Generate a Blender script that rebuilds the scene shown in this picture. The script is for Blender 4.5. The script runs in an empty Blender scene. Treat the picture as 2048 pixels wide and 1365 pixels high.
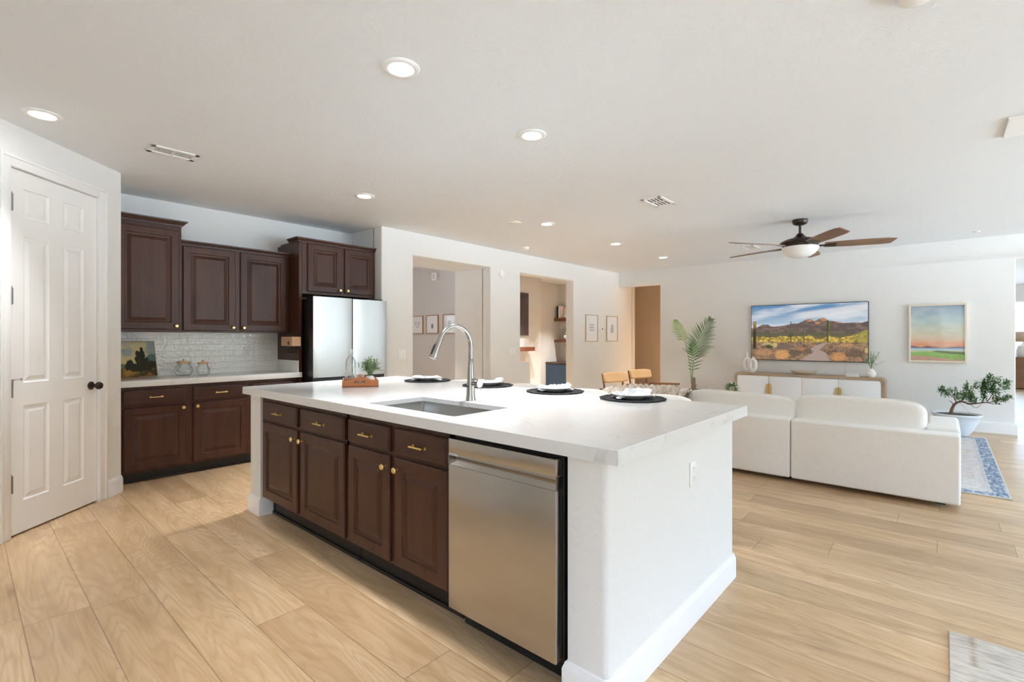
import bpy, bmesh, math, random
import numpy as np
from mathutils import Vector, Matrix, noise as mnoise

PI = math.pi
R = math.radians
scene = bpy.context.scene
COL = scene.collection

# ------------------------------------------------------------------ camera, world, exposure
cam_d = bpy.data.cameras.new('camera'); cam = bpy.data.objects.new('camera', cam_d); COL.objects.link(cam)
cam.location = (0, 0, 1.322)
cam.rotation_euler = (R(90), 0, R(41.43))
cam_d.sensor_width = 36.0
cam_d.lens = 978.5 / 2048 * 36
cam_d.shift_y = -5.5 / 2048
cam_d.clip_start = 0.02; cam_d.clip_end = 100
scene.camera = cam

vs = scene.view_settings
vs.view_transform = 'Standard'; vs.look = 'None'; vs.gamma = 1.0; vs.use_curve_mapping = False
vs.exposure = 0.92
scene.cycles.use_denoising = True
scene.cycles.max_bounces = 14; scene.cycles.diffuse_bounces = 11; scene.cycles.glossy_bounces = 4
scene.cycles.transmission_bounces = 8; scene.cycles.transparent_max_bounces = 8
scene.cycles.caustics_reflective = False; scene.cycles.caustics_refractive = False
scene.cycles.sample_clamp_indirect = 6.0

SKY = 14.0
world = bpy.data.worlds.new('daylight'); scene.world = world; world.use_nodes = True
_wt = world.node_tree; _bg = _wt.nodes['Background']; _bg.inputs[1].default_value = SKY
_tc = _wt.nodes.new('ShaderNodeTexCoord'); _sx = _wt.nodes.new('ShaderNodeSeparateXYZ'); _rp = _wt.nodes.new('ShaderNodeValToRGB')
_wt.links.new(_tc.outputs['Generated'], _sx.inputs[0])
_mr = _wt.nodes.new('ShaderNodeMapRange'); _mr.inputs[1].default_value = -1; _mr.inputs[2].default_value = 1
_wt.links.new(_sx.outputs[2], _mr.inputs[0]); _wt.links.new(_mr.outputs[0], _rp.inputs[0]); _wt.links.new(_rp.outputs[0], _bg.inputs[0])
# bright half added below the horizon to lift the ceiling, open sky above it
# added: bright lower half, darker horizon band to calm reflections, open sky above
_e = _rp.color_ramp.elements
_e[0].position = 0.445; _e[0].color = (0.74, 0.87, 1.0, 1)
_e[1].position = 0.475; _e[1].color = (0.12, 0.135, 0.13, 1)
for _p, _c in ((0.565, (0.11, 0.13, 0.125, 1)), (0.60, (0.48, 0.70, 1.0, 1))):
    _k = _e.new(_p); _k.color = _c

DOWN_W = 6.0          # watts of one recessed lamp
DOWN_C = (0.97, 0.98, 1.0)

# ------------------------------------------------------------------ node helpers
def new_mat(name):
    m = bpy.data.materials.new(name); m.use_nodes = True
    nt = m.node_tree
    return m, nt, nt.nodes['Principled BSDF']

def N(nt, typ, ins=None, **attrs):
    n = nt.nodes.new(typ)
    for k, v in attrs.items(): setattr(n, k, v)
    for k, v in (ins or {}).items():
        s = n.inputs[k]
        if isinstance(v, bpy.types.NodeSocket): nt.links.new(v, s)
        else: s.default_value = v
    return n

def M_(nt, op, a, b=0.0, c=0.0, clamp=False):
    n = nt.nodes.new('ShaderNodeMath'); n.operation = op; n.use_clamp = clamp
    for i, v in enumerate((a, b, c)):
        if isinstance(v, bpy.types.NodeSocket): nt.links.new(v, n.inputs[i])
        else: n.inputs[i].default_value = v
    return n.outputs[0]

def mixc(nt, f, a, b):
    n = nt.nodes.new('ShaderNodeMix'); n.data_type = 'RGBA'
    for i, v in ((0, f), (6, a), (7, b)):
        if isinstance(v, bpy.types.NodeSocket): nt.links.new(v, n.inputs[i])
        else: n.inputs[i].default_value = v if not isinstance(v, tuple) or len(v) == 4 else (*v, 1)
    return n.outputs[2]

def ramp(nt, f, stops):
    n = nt.nodes.new('ShaderNodeValToRGB'); nt.links.new(f, n.inputs[0])
    e = n.color_ramp.elements
    while len(e) < len(stops): e.new(0.5)
    for x, (p, c) in zip(e, stops):
        x.position = p; x.color = (*c, 1) if len(c) == 3 else c
    return n.outputs[0]

def objco(nt, scale=(1, 1, 1), rnd=False):
    tc = nt.nodes.new('ShaderNodeTexCoord')
    out = tc.outputs['Object']
    if rnd:
        oi = nt.nodes.new('ShaderNodeObjectInfo')
        cb = N(nt, 'ShaderNodeCombineXYZ', {0: M_(nt, 'MULTIPLY', oi.outputs['Random'], 37.0), 1: M_(nt, 'MULTIPLY', oi.outputs['Random'], 11.0), 2: M_(nt, 'MULTIPLY', oi.outputs['Random'], 23.0)})
        out = N(nt, 'ShaderNodeVectorMath', {0: out, 1: cb.outputs[0]}, operation='ADD').outputs[0]
    mp = N(nt, 'ShaderNodeMapping', {'Vector': out, 'Scale': scale})
    return mp.outputs[0]

def noise_t(nt, co, scale, detail=3, rough=0.5, dist=0.0):
    return N(nt, 'ShaderNodeTexNoise', {'Vector': co, 'Scale': scale, 'Detail': detail, 'Roughness': rough, 'Distortion': dist}).outputs[0]

def bump(nt, p, h, strength=0.2, dist=0.01):
    b = N(nt, 'ShaderNodeBump', {'Height': h, 'Strength': strength, 'Distance': dist})
    nt.links.new(b.outputs[0], p.inputs['Normal'])

def simple(name, col, rough=0.5, metal=0.0, spec=0.5, nscale=0, nstr=0.1, var=0.0, vscale=6.0, coat=0.0, sheen=0.0):
    m, nt, p = new_mat(name)
    p.inputs['Roughness'].default_value = rough; p.inputs['Metallic'].default_value = metal
    p.inputs['Specular IOR Level'].default_value = spec
    p.inputs['Coat Weight'].default_value = coat; p.inputs['Sheen Weight'].default_value = sheen
    co = objco(nt, rnd=True)
    f = noise_t(nt, co, vscale, 4)
    d = 1 - var
    c = mixc(nt, f, tuple(x * d for x in col), tuple(min(1, x * (2 - d)) for x in col))
    nt.links.new(c, p.inputs['Base Color'])
    if nscale: bump(nt, p, noise_t(nt, co, nscale, 3), nstr, 0.004)
    return m

def emit(name, col, s):
    m, nt, p = new_mat(name)
    p.inputs['Base Color'].default_value = (*col, 1)
    p.inputs['Emission Color'].default_value = (*col, 1); p.inputs['Emission Strength'].default_value = s
    return m

def glass(name, col=(1, 1, 1), rough=0.0, fac=0.12, edge=1.0):
    m, nt, p = new_mat(name)
    out = nt.nodes['Material Output']
    lw = N(nt, 'ShaderNodeLayerWeight', {'Blend': 0.25})
    gl = N(nt, 'ShaderNodeBsdfGlossy', {'Roughness': rough + 0.02, 'Color': (1, 1, 1, 1)})
    tr = N(nt, 'ShaderNodeBsdfTransparent', {'Color': mixc(nt, M_(nt, 'POWER', lw.outputs['Facing'], 2.5), (*col, 1), tuple(v * edge for v in col))})
    f = M_(nt, 'MULTIPLY_ADD', lw.outputs['Fresnel'], 0.7, fac * 0.3, clamp=True)
    mx = N(nt, 'ShaderNodeMixShader', {0: f, 1: tr.outputs[0], 2: gl.outputs[0]})
    nt.links.new(mx.outputs[0], out.inputs['Surface'])
    return m

def vcol_mat(name, emission=0.0, rough=0.5, coat=0.0):
    m, nt, p = new_mat(name)
    a = N(nt, 'ShaderNodeAttribute', attribute_name='Col')
    nt.links.new(a.outputs['Color'], p.inputs['Base Color'])
    p.inputs['Roughness'].default_value = rough; p.inputs['Coat Weight'].default_value = coat
    p.inputs['Coat Roughness'].default_value = 0.03
    if emission:
        p.inputs['Base Color'].default_value = (0.02, 0.02, 0.02, 1)
        for l in list(p.inputs['Base Color'].links): nt.links.remove(l)
        nt.links.new(a.outputs['Color'], p.inputs['Emission Color']); p.inputs['Emission Strength'].default_value = emission
    return m

def wood(name, dark, light, axis='z', gscale=1.0, rough=0.4, knots=0.0, coat=0.0, spec=0.5):
    m, nt, p = new_mat(name)
    s = {'x': (1.2, 14, 14), 'y': (14, 1.2, 14), 'z': (14, 14, 1.2)}[axis]
    co = objco(nt, tuple(v * gscale for v in s), rnd=True)
    f1 = noise_t(nt, co, 1.0, 5, 0.6, 0.6)
    f2 = noise_t(nt, co, 4.0, 4, 0.7)
    co2 = objco(nt, (3, 3, 1.6), rnd=True)
    f3 = noise_t(nt, co2, 1.2, 3)
    f = M_(nt, 'ADD', M_(nt, 'MULTIPLY', f1, 0.45), M_(nt, 'ADD', M_(nt, 'MULTIPLY', f2, 0.2), M_(nt, 'MULTIPLY', f3, 0.4)))
    c = ramp(nt, f, [(0.32, dark), (0.72, light)])
    if knots:
        vo = N(nt, 'ShaderNodeTexVoronoi', {'Vector': objco(nt, (1.6, 1.6, 1.0), rnd=True), 'Scale': 3.2})
        k = M_(nt, 'SUBTRACT', 1.0, M_(nt, 'MULTIPLY', vo.outputs['Distance'], 14.0), clamp=True)
        c = mixc(nt, M_(nt, 'MULTIPLY', k, knots), c, tuple(v * 0.25 for v in dark))
    nt.links.new(c, p.inputs['Base Color'])
    p.inputs['Roughness'].default_value = rough; p.inputs['Coat Weight'].default_value = coat
    p.inputs['Specular IOR Level'].default_value = spec
    bump(nt, p, f2, 0.06, 0.002)
    return m

# ------------------------------------------------------------------ materials
def paint(name, col, bs=0.25, rough=0.6):
    m, nt, p = new_mat(name)
    p.inputs['Roughness'].default_value = rough; p.inputs['Specular IOR Level'].default_value = 0.3
    co = objco(nt)
    n1 = noise_t(nt, co, 26, 3, 0.55, 0.8)
    f = ramp(nt, n1, [(0.45, (0, 0, 0)), (0.62, (1, 1, 1))])
    p.inputs['Base Color'].default_value = (*col, 1)
    bump(nt, p, f, bs, 0.003)
    return m

WALL = paint('wall_paint', (0.80, 0.80, 0.785))
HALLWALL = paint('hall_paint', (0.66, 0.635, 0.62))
DENWALL = paint('den_walls', (0.70, 0.68, 0.64))  # den walls slightly darker and warmer than the main walls
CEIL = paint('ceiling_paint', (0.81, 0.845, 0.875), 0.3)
TAN = paint('tan_walls', (0.46, 0.37, 0.28))  # hallway walls in one even tan
TRIM = simple('white_trim', (0.88, 0.88, 0.88), 0.32)
DOORW = simple('white_door_paint', (0.885, 0.885, 0.88), 0.34)

def floor_mat():
    m, nt, p = new_mat('plank_floor')
    tc = nt.nodes.new('ShaderNodeTexCoord')
    sx = N(nt, 'ShaderNodeSeparateXYZ', {0: tc.outputs['Object']})
    x, y = sx.outputs[0], sx.outputs[1]
    W, L = 0.237, 1.52
    v = M_(nt, 'DIVIDE', M_(nt, 'SUBTRACT', y, 0.198), W)
    row = M_(nt, 'FLOOR', v)
    fy = M_(nt, 'FRACT', v)
    wn = N(nt, 'ShaderNodeTexWhiteNoise', {'W': row}, noise_dimensions='1D').outputs[0]
    u = M_(nt, 'ADD', M_(nt, 'DIVIDE', x, L), M_(nt, 'MULTIPLY', wn, 7.0))
    colm = M_(nt, 'FLOOR', u); fx = M_(nt, 'FRACT', u)
    idv = N(nt, 'ShaderNodeCombineXYZ', {0: row, 1: colm, 2: 3.0})
    rid = N(nt, 'ShaderNodeTexWhiteNoise', {'Vector': idv.outputs[0]}, noise_dimensions='3D')
    r = rid.outputs[0]
    # seams
    ey = M_(nt, 'MULTIPLY', M_(nt, 'MINIMUM', fy, M_(nt, 'SUBTRACT', 1.0, fy)), W)
    ex = M_(nt, 'MULTIPLY', M_(nt, 'MINIMUM', fx, M_(nt, 'SUBTRACT', 1.0, fx)), L)
    e = M_(nt, 'MINIMUM', ey, ex)
    seam = M_(nt, 'SUBTRACT', 1.0, M_(nt, 'DIVIDE', e, 0.0032), clamp=True)
    # grain
    off = M_(nt, 'MULTIPLY', r, 91.0)
    g1 = N(nt, 'ShaderNodeCombineXYZ', {0: M_(nt, 'ADD', M_(nt, 'MULTIPLY', x, 1.1), off), 1: M_(nt, 'MULTIPLY', y, 9.0), 2: off})
    n1 = noise_t(nt, g1.outputs[0], 1.3, 4, 0.55, 0.5)
    g2 = N(nt, 'ShaderNodeCombineXYZ', {0: M_(nt, 'ADD', M_(nt, 'MULTIPLY', x, 4.0), off), 1: M_(nt, 'MULTIPLY', y, 110.0), 2: off})
    n2 = noise_t(nt, g2.outputs[0], 1.0, 3, 0.6, 0.3)
    # cathedral figure: bands of a slow warped field
    g3 = N(nt, 'ShaderNodeCombineXYZ', {0: M_(nt, 'ADD', M_(nt, 'MULTIPLY', x, 0.75), off), 1: M_(nt, 'ADD', M_(nt, 'MULTIPLY', y, 5.0), off), 2: off})
    n3 = noise_t(nt, g3.outputs[0], 1.0, 2, 0.45, 0.4)
    bands = M_(nt, 'SINE', M_(nt, 'ADD', M_(nt, 'MULTIPLY', n3, 120.0), M_(nt, 'MULTIPLY', n2, 3.0)))
    bands = M_(nt, 'MULTIPLY_ADD', bands, 0.5, 0.5)
    bands = M_(nt, 'POWER', bands, 2.5)
    # knots
    g4 = N(nt, 'ShaderNodeCombineXYZ', {0: M_(nt, 'MULTIPLY', x, 0.9), 1: M_(nt, 'MULTIPLY', y, 2.1), 2: 0.0})
    vo = N(nt, 'ShaderNodeTexVoronoi', {'Vector': g4.outputs[0], 'Scale': 1.2})
    kn = M_(nt, 'SUBTRACT', 1.0, M_(nt, 'MULTIPLY', vo.outputs['Distance'], 5.5), clamp=True)
    kn = M_(nt, 'MULTIPLY', kn, ramp(nt, noise_t(nt, g2.outputs[0], 0.5, 2), [(0.35, (0, 0, 0)), (0.6, (1, 1, 1))]))
    base = ramp(nt, n1, [(0.28, (0.485, 0.32, 0.172)), (0.50, (0.625, 0.44, 0.26)), (0.74, (0.74, 0.55, 0.355))])
    tint = ramp(nt, r, [(0.0, (0.84, 0.81, 0.775)), (0.5, (0.98, 0.98, 0.97)), (1.0, (1.10, 1.10, 1.09))])
    c = N(nt, 'ShaderNodeMix', {0: 1.0, 6: base, 7: tint}, data_type='RGBA', blend_type='MULTIPLY').outputs[2]
    c = mixc(nt, M_(nt, 'MULTIPLY', bands, M_(nt, 'MULTIPLY_ADD', n1, 0.5, 0.05)), c, (0.33, 0.20, 0.10))
    c = mixc(nt, M_(nt, 'MULTIPLY', M_(nt, 'SUBTRACT', n2, 0.33, clamp=True), 0.9), c, (0.35, 0.22, 0.12))
    c = mixc(nt, M_(nt, 'MULTIPLY', kn, 0.8), c, (0.20, 0.115, 0.06))
    c = mixc(nt, M_(nt, 'MULTIPLY', seam, 0.8), c, (0.16, 0.10, 0.055))
    nt.links.new(c, p.inputs['Base Color'])
    p.inputs['Roughness'].default_value = 0.33; p.inputs['Specular IOR Level'].default_value = 0.5
    hh = M_(nt, 'SUBTRACT', M_(nt, 'MULTIPLY', n2, 0.15), seam)
    bump(nt, p, hh, 0.25, 0.002)
    return m
FLOOR = floor_mat()

CABW = wood('dark_stained_wood', (0.034, 0.0120, 0.0070), (0.090, 0.033, 0.019), 'z', 1.0, 0.36, 0.5, 0.0, 0.34)
CABWX = wood('dark_stained_wood_across', (0.034, 0.0130, 0.0080), (0.078, 0.032, 0.020), 'x', 1.0, 0.36, 0.4, 0.0, 0.34)
KICK = simple('black_toe_kick', (0.012, 0.009, 0.008), 0.45)
BRASS = simple('brushed_brass', (0.83, 0.60, 0.24), 0.28, 1.0)
CHROME = simple('bright_steel', (0.72, 0.72, 0.72), 0.18, 1.0)
NICKEL = simple('brushed_nickel', (0.42, 0.40, 0.37), 0.20, 1.0)
HINGE = simple('satin_hinge_steel', (0.30, 0.29, 0.28), 0.35, 1.0)
BRONZE = simple('dark_bronze', (0.055, 0.038, 0.03), 0.38, 0.7)
BLACK = simple('black_plastic', (0.012, 0.012, 0.012), 0.35)
BLKFAB = simple('black_woven_fabric', (0.018, 0.018, 0.02), 0.85, nscale=260, nstr=0.5)
WHITEP = simple('white_plastic', (0.90, 0.90, 0.89), 0.35)
CERAM = simple('white_ceramic', (0.86, 0.86, 0.85), 0.16)
MATTEW = simple('matte_white_ceramic', (0.88, 0.88, 0.875), 0.5)
LINEN = simple('white_linen', (0.86, 0.86, 0.86), 0.85, nscale=90, nstr=0.2)
SOFAF = simple('cream_boucle', (0.84, 0.815, 0.77), 0.9, nscale=160, nstr=0.35, var=0.04, vscale=30, sheen=0.2)
LEATH = simple('tan_leather', (0.63, 0.385, 0.18), 0.5, var=0.08, nscale=60, nstr=0.1)
OAKX = wood('pale_oak', (0.33, 0.23, 0.145), (0.52, 0.39, 0.27), 'x', 1.0, 0.5)
WALNUT = wood('walnut', (0.17, 0.078, 0.034), (0.30, 0.15, 0.07), 'x', 1.0, 0.42)
WALNUTZ = wood('walnut_upright', (0.17, 0.078, 0.034), (0.30, 0.15, 0.07), 'z', 1.0, 0.42)
REDWOOD = wood('cherry_wood', (0.10, 0.030, 0.012), (0.20, 0.065, 0.026), 'x', 1.0, 0.4)
TRAYW = wood('orange_stained_wood', (0.38, 0.12, 0.035), (0.56, 0.21, 0.075), 'x', 1.5, 0.5)
PINE = wood('pale_pine', (0.55, 0.33, 0.17), (0.72, 0.48, 0.28), 'x', 1.0, 0.55)
FRAMEW = wood('light_frame_wood', (0.50, 0.36, 0.24), (0.66, 0.51, 0.37), 'z', 1.0, 0.5)
FRAMEM = wood('mid_frame_wood', (0.34, 0.20, 0.11), (0.48, 0.30, 0.18), 'z', 1.0, 0.5)
CREAMF = simple('cream_frame', (0.82, 0.74, 0.62), 0.45)
BLADEW = wood('weathered_blade_wood', (0.13, 0.075, 0.045), (0.33, 0.20, 0.12), 'x', 1.0, 0.5)
BLUECAB = simple('navy_cabinet_paint', (0.045, 0.095, 0.19), 0.4)
BLUEPOT = simple('blue_glaze', (0.02, 0.10, 0.22), 0.12, var=0.25)
GREYPOT = simple('pale_grey_glaze', (0.70, 0.74, 0.78), 0.28)
SOIL = simple('potting_soil', (0.10, 0.065, 0.04), 0.95, nscale=60, nstr=0.8, var=0.4, vscale=50)
BARK = simple('bark', (0.17, 0.095, 0.06), 0.85, nscale=50, nstr=0.6, var=0.25)
BARKL = simple('palm_sheath', (0.22, 0.15, 0.095), 0.8, nscale=50, nstr=0.5, var=0.25)
GREENS = simple('palm_leaf', (0.06, 0.145, 0.04), 0.5, var=0.3, vscale=3)
GREENY = simple('young_palm_leaf', (0.17, 0.27, 0.045), 0.5, var=0.25, vscale=3)
STEMG = simple('palm_stalk', (0.23, 0.33, 0.14), 0.5, var=0.15)
LEAFD = simple('dark_leaf', (0.075, 0.20, 0.05), 0.5, var=0.45, vscale=14)
LEAFG = simple('grey_green_leaf', (0.25, 0.36, 0.20), 0.55, var=0.4, vscale=30)
TERRA = simple('terracotta', (0.55, 0.25, 0.12), 0.7)
LAMPW = simple('opal_glass', (0.86, 0.85, 0.82), 0.25)
SHADE = simple('tan_lampshade', (0.62, 0.47, 0.35), 0.8)
PAPER = simple('white_paper', (0.80, 0.80, 0.80), 0.7)
DARKART = simple('dark_canvas', (0.075, 0.055, 0.055), 0.6, var=0.4, vscale=8)
BLIND = simple('white_blind', (0.78, 0.80, 0.84), 0.5)
CLEAR = glass('clear_glass')
PANE = glass('window_glass', fac=0.1)
JARG = glass('jar_glass', (0.96, 0.975, 0.975), fac=0.25, edge=0.45)
SLOTG = simple('slot_grey', (0.25, 0.25, 0.25), 0.8)
DLENS = emit('lamp_lens', (1.0, 0.97, 0.92), 14.0)

def steel_mat(name, base, rough, axis):
    m, nt, p = new_mat(name)
    p.inputs['Metallic'].default_value = 1.0
    p.inputs['Base Color'].default_value = (*base, 1)
    s = {'x': (2, 220, 220), 'z': (220, 220, 2)}[axis]
    n = noise_t(nt, objco(nt, s), 1.0, 2)
    r = M_(nt, 'MULTIPLY_ADD', n, 0.10, rough - 0.05)
    nt.links.new(r, p.inputs['Roughness'])
    n2 = noise_t(nt, objco(nt, (1.0, 1.0, 0.55)), 2.6, 1)
    bump(nt, p, M_(nt, 'ADD', M_(nt, 'MULTIPLY', n, 0.004), n2), 0.10, 0.012)
    return m
STEEL = steel_mat('brushed_stainless', (0.50, 0.475, 0.445), 0.24, 'x')
STEELF = steel_mat('fridge_stainless', (0.45, 0.445, 0.43), 0.30, 'z')
SINKST = simple('sink_stainless', (0.50, 0.48, 0.455), 0.25, 1.0)
BLKSTEEL = simple('black_steel', (0.022, 0.02, 0.022), 0.32, 0.4)

def quartz_mat():
    m, nt, p = new_mat('white_quartz')
    co = objco(nt, (0.9, 1.3, 1.3))
    w = noise_t(nt, co, 1.1, 4, 0.6, 1.6)
    vein = M_(nt, 'SUBTRACT', 1.0, M_(nt, 'MULTIPLY', M_(nt, 'ABSOLUTE', M_(nt, 'SUBTRACT', w, 0.5)), 70.0), clamp=True)
    patch = ramp(nt, noise_t(nt, co, 2.3, 3), [(0.48, (0, 0, 0)), (0.66, (1, 1, 1))])
    f = M_(nt, 'MULTIPLY', vein, patch)
    c = mixc(nt, M_(nt, 'MULTIPLY', f, 0.6), (0.76, 0.765, 0.765), (0.44, 0.44, 0.44))
    nt.links.new(c, p.inputs['Base Color'])
    p.inputs['Roughness'].default_value = 0.14; p.inputs['Specular IOR Level'].default_value = 0.5
    return m
QUARTZ = quartz_mat()

def tile_mat():
    m, nt, p = new_mat('glazed_tile')
    tc = nt.nodes.new('ShaderNodeTexCoord')
    s = N(nt, 'ShaderNodeSeparateXYZ', {0: tc.outputs['Object']})
    a = M_(nt, 'ADD', s.outputs[0], s.outputs[1])
    cb = N(nt, 'ShaderNodeCombineXYZ', {0: a, 1: s.outputs[2], 2: 0.0})
    br = N(nt, 'ShaderNodeTexBrick', {'Vector': cb.outputs[0], 'Color1': (0.86, 0.85, 0.82, 1), 'Color2': (0.93, 0.925, 0.91, 1), 'Mortar': (0.72, 0.70, 0.66, 1),
          'Scale': 1.0, 'Mortar Size': 0.0016, 'Mortar Smooth': 0.3, 'Brick Width': 0.22, 'Row Height': 0.066})
    br.offset = 0.37
    n = noise_t(nt, cb.outputs[0], 5.0, 2)
    c = N(nt, 'ShaderNodeMix', {0: 0.2, 6: br.outputs[0], 7: mixc(nt, n, (0.5, 0.5, 0.5), (1, 1, 1))}, data_type='RGBA', blend_type='MULTIPLY').outputs[2]
    nt.links.new(c, p.inputs['Base Color'])
    p.inputs['Roughness'].default_value = 0.08; p.inputs['Specular IOR Level'].default_value = 0.85
    h = M_(nt, 'ADD', M_(nt, 'MULTIPLY', noise_t(nt, cb.outputs[0], 30.0, 2, 0.5, 0.6), 0.9),
           M_(nt, 'MULTIPLY', br.outputs['Fac'], -0.5))
    h = M_(nt, 'ADD', h, M_(nt, 'MULTIPLY', br.outputs[0], 0.6))
    bump(nt, p, h, 0.8, 0.009)
    return m
TILE = tile_mat()

# ------------------------------------------------------------------ mesh builder
class MB:
    def __init__(self): self.bm = bmesh.new()
    def _merge(self, t):
        me = bpy.data.meshes.new('_t'); t.to_mesh(me); t.free(); self.bm.from_mesh(me); bpy.data.meshes.remove(me)
    def box(self, x0, x1, y0, y1, z0, z1, bev=0.0, seg=2, mat=None):
        t = bmesh.new(); bmesh.ops.create_cube(t, size=1)
        bmesh.ops.scale(t, vec=(abs(x1 - x0), abs(y1 - y0), abs(z1 - z0)), verts=t.verts)
        bmesh.ops.translate(t, vec=((x0 + x1) / 2, (y0 + y1) / 2, (z0 + z1) / 2), verts=t.verts)
        if bev: bmesh.ops.bevel(t, geom=t.edges[:], offset=bev, segments=seg, affect='EDGES', profile=0.5, clamp_overlap=True)
        if mat is not None: bmesh.ops.transform(t, matrix=mat, verts=t.verts)
        self._merge(t); return self
    def quad(self, *ps):
        self.bm.faces.new([self.bm.verts.new(p) for p in ps]); return self
    def prism(self, pts, d, bev_sel=None, bev=0.0, seg=3):
        """polygon pts (3D, planar) pushed along d; bev_sel(edge) picks the edges to round"""
        t = bmesh.new()
        f = t.faces.new([t.verts.new(p) for p in pts])
        r = bmesh.ops.extrude_face_region(t, geom=[f])
        bmesh.ops.translate(t, vec=d, verts=[v for v in r['geom'] if isinstance(v, bmesh.types.BMVert)])
        bmesh.ops.recalc_face_normals(t, faces=t.faces[:])
        if bev:
            es = [e for e in t.edges if bev_sel is None or bev_sel(e)]
            bmesh.ops.bevel(t, geom=es, offset=bev, segments=seg, affect='EDGES', profile=0.5, clamp_overlap=True)
        self._merge(t); return self
    def lathe(self, prof, c=(0, 0, 0), n=32, axis=None, sx=1.0, sy=1.0):
        """prof: [(r, z)...]; closed where r == 0"""
        t = bmesh.new(); rings = []
        for r, z in prof:
            if r < 1e-6: rings.append([t.verts.new((0, 0, z))])
            else: rings.append([t.verts.new((r * sx * math.cos(2 * PI * k / n), r * sy * math.sin(2 * PI * k / n), z)) for k in range(n)])
        for a, b in zip(rings, rings[1:]):
            for k in range(n):
                k2 = (k + 1) % n
                if len(a) == 1 and len(b) == 1: continue
                if len(a) == 1: t.faces.new((a[0], b[k2], b[k]))
                elif len(b) == 1: t.faces.new((a[k], a[k2], b[0]))
                else: t.faces.new((a[k], a[k2], b[k2], b[k]))
        M = Matrix.Translation(c)
        if axis is not None: M = M @ Vector((0, 0, 1)).rotation_difference(Vector(axis)).to_matrix().to_4x4()
        bmesh.ops.transform(t, matrix=M, verts=t.verts)
        bmesh.ops.recalc_face_normals(t, faces=t.faces[:])
        self._merge(t); return self
    def cyl(self, p0, p1, r0, r1=None, n=20, cap=True):
        p0 = Vector(p0); p1 = Vector(p1); r1 = r0 if r1 is None else r1
        L = (p1 - p0).length
        prof = ([(0, 0)] if cap else []) + [(r0, 0), (r1, L)] + ([(0, L)] if cap else [])
        return self.lathe(prof, p0, n, (p1 - p0).normalized())
    def tube(self, pts, rad, n=12, cap=True):
        pts = [Vector(p) for p in pts]; m = len(pts)
        rad = [rad] * m if not hasattr(rad, '__len__') else rad
        t = bmesh.new(); rings = []; up = None
        for i, p in enumerate(pts):
            d = (pts[min(i + 1, m - 1)] - pts[max(i - 1, 0)]).normalized()
            if up is None: up = d.orthogonal().normalized()
            up = (up - d * up.dot(d)).normalized(); s = d.cross(up)
            rings.append([t.verts.new(p + (up * math.cos(2 * PI * k / n) + s * math.sin(2 * PI * k / n)) * rad[i]) for k in range(n)])
        for a, b in zip(rings, rings[1:]):
            for k in range(n): t.faces.new((a[k], a[(k + 1) % n], b[(k + 1) % n], b[k]))
        if cap: t.faces.new(rings[0][::-1]); t.faces.new(rings[-1])
        bmesh.ops.recalc_face_normals(t, faces=t.faces[:])
        self._merge(t); return self
    def grid(self, fn, nu, nv, closed_u=False):
        t = bmesh.new()
        vs_ = [[t.verts.new(fn(i / (nu if closed_u else nu - 1), j / (nv - 1))) for j in range(nv)] for i in range(nu)]
        for i in range(nu if closed_u else nu - 1):
            for j in range(nv - 1):
                i2 = (i + 1) % nu
                t.faces.new((vs_[i][j], vs_[i2][j], vs_[i2][j + 1], vs_[i][j + 1]))
        self._merge(t); return self
    def cushion(self, c, h, k=4.0, n=14, wr=0.0, seed=0, rot=None, kz=None):
        """a puffed box: half sizes h around c"""
        t = bmesh.new(); bmesh.ops.create_cube(t, size=2)
        bmesh.ops.subdivide_edges(t, edges=t.edges[:], cuts=n, use_grid_fill=True)
        for v in t.verts:
            p = v.co
            s = (abs(p.x) ** k + abs(p.y) ** k + abs(p.z) ** k) ** (1 / k)
            q = Vector((p.x / s * h[0], p.y / s * h[1], p.z / s * h[2]))
            if wr:
                w = mnoise.noise(Vector((q.x * 7 + seed, q.y * 7, q.z * 5 + seed))) + 0.6 * mnoise.noise(Vector((q.x * 17, q.y * 17 + seed, q.z * 9)))
                q += q.normalized() * w * wr
            if rot is not None: q = rot @ q
            v.co = q + Vector(c)
        bmesh.ops.recalc_face_normals(t, faces=t.faces[:])
        self._merge(t); return self
    def panel(self, x0, x1, z0, z1, yb, yf, rects=(), steps=(), ch=0.005):
        """slab facing +y with profiled panels let into its face"""
        b = self.bm
        def F(*ps): b.faces.new([b.verts.new(p) for p in ps])
        yo = yf - ch
        F((x0, yb, z0), (x1, yb, z0), (x1, yb, z1), (x0, yb, z1))
        F((x0, yb, z0), (x0, yb, z1), (x0, yo, z1), (x0, yo, z0)); F((x1, yb, z1), (x1, yb, z0), (x1, yo, z0), (x1, yo, z1))
        F((x0, yb, z1), (x1, yb, z1), (x1, yo, z1), (x0, yo, z1)); F((x1, yb, z0), (x0, yb, z0), (x0, yo, z0), (x1, yo, z0))
        X0, X1, Z0, Z1 = x0 + ch, x1 - ch, z0 + ch, z1 - ch
        def ring(a, ya, c, yc):
            (a0, a1, a2, a3), (c0, c1, c2, c3) = a, c     # x0,x1,z0,z1
            F((a0, ya, a2), (a0, ya, a3), (c0, yc, c3), (c0, yc, c2)); F((a0, ya, a3), (a1, ya, a3), (c1, yc, c3), (c0, yc, c3))
            F((a1, ya, a3), (a1, ya, a2), (c1, yc, c2), (c1, yc, c3)); F((a1, ya, a2), (a0, ya, a2), (c0, yc, c2), (c1, yc, c2))
        ring((x0, x1, z0, z1), yo, (X0, X1, Z0, Z1), yf)
        xs = sorted({X0, X1} | {v for r in rects for v in r[:2]}); zs = sorted({Z0, Z1} | {v for r in rects for v in r[2:]})
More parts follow.
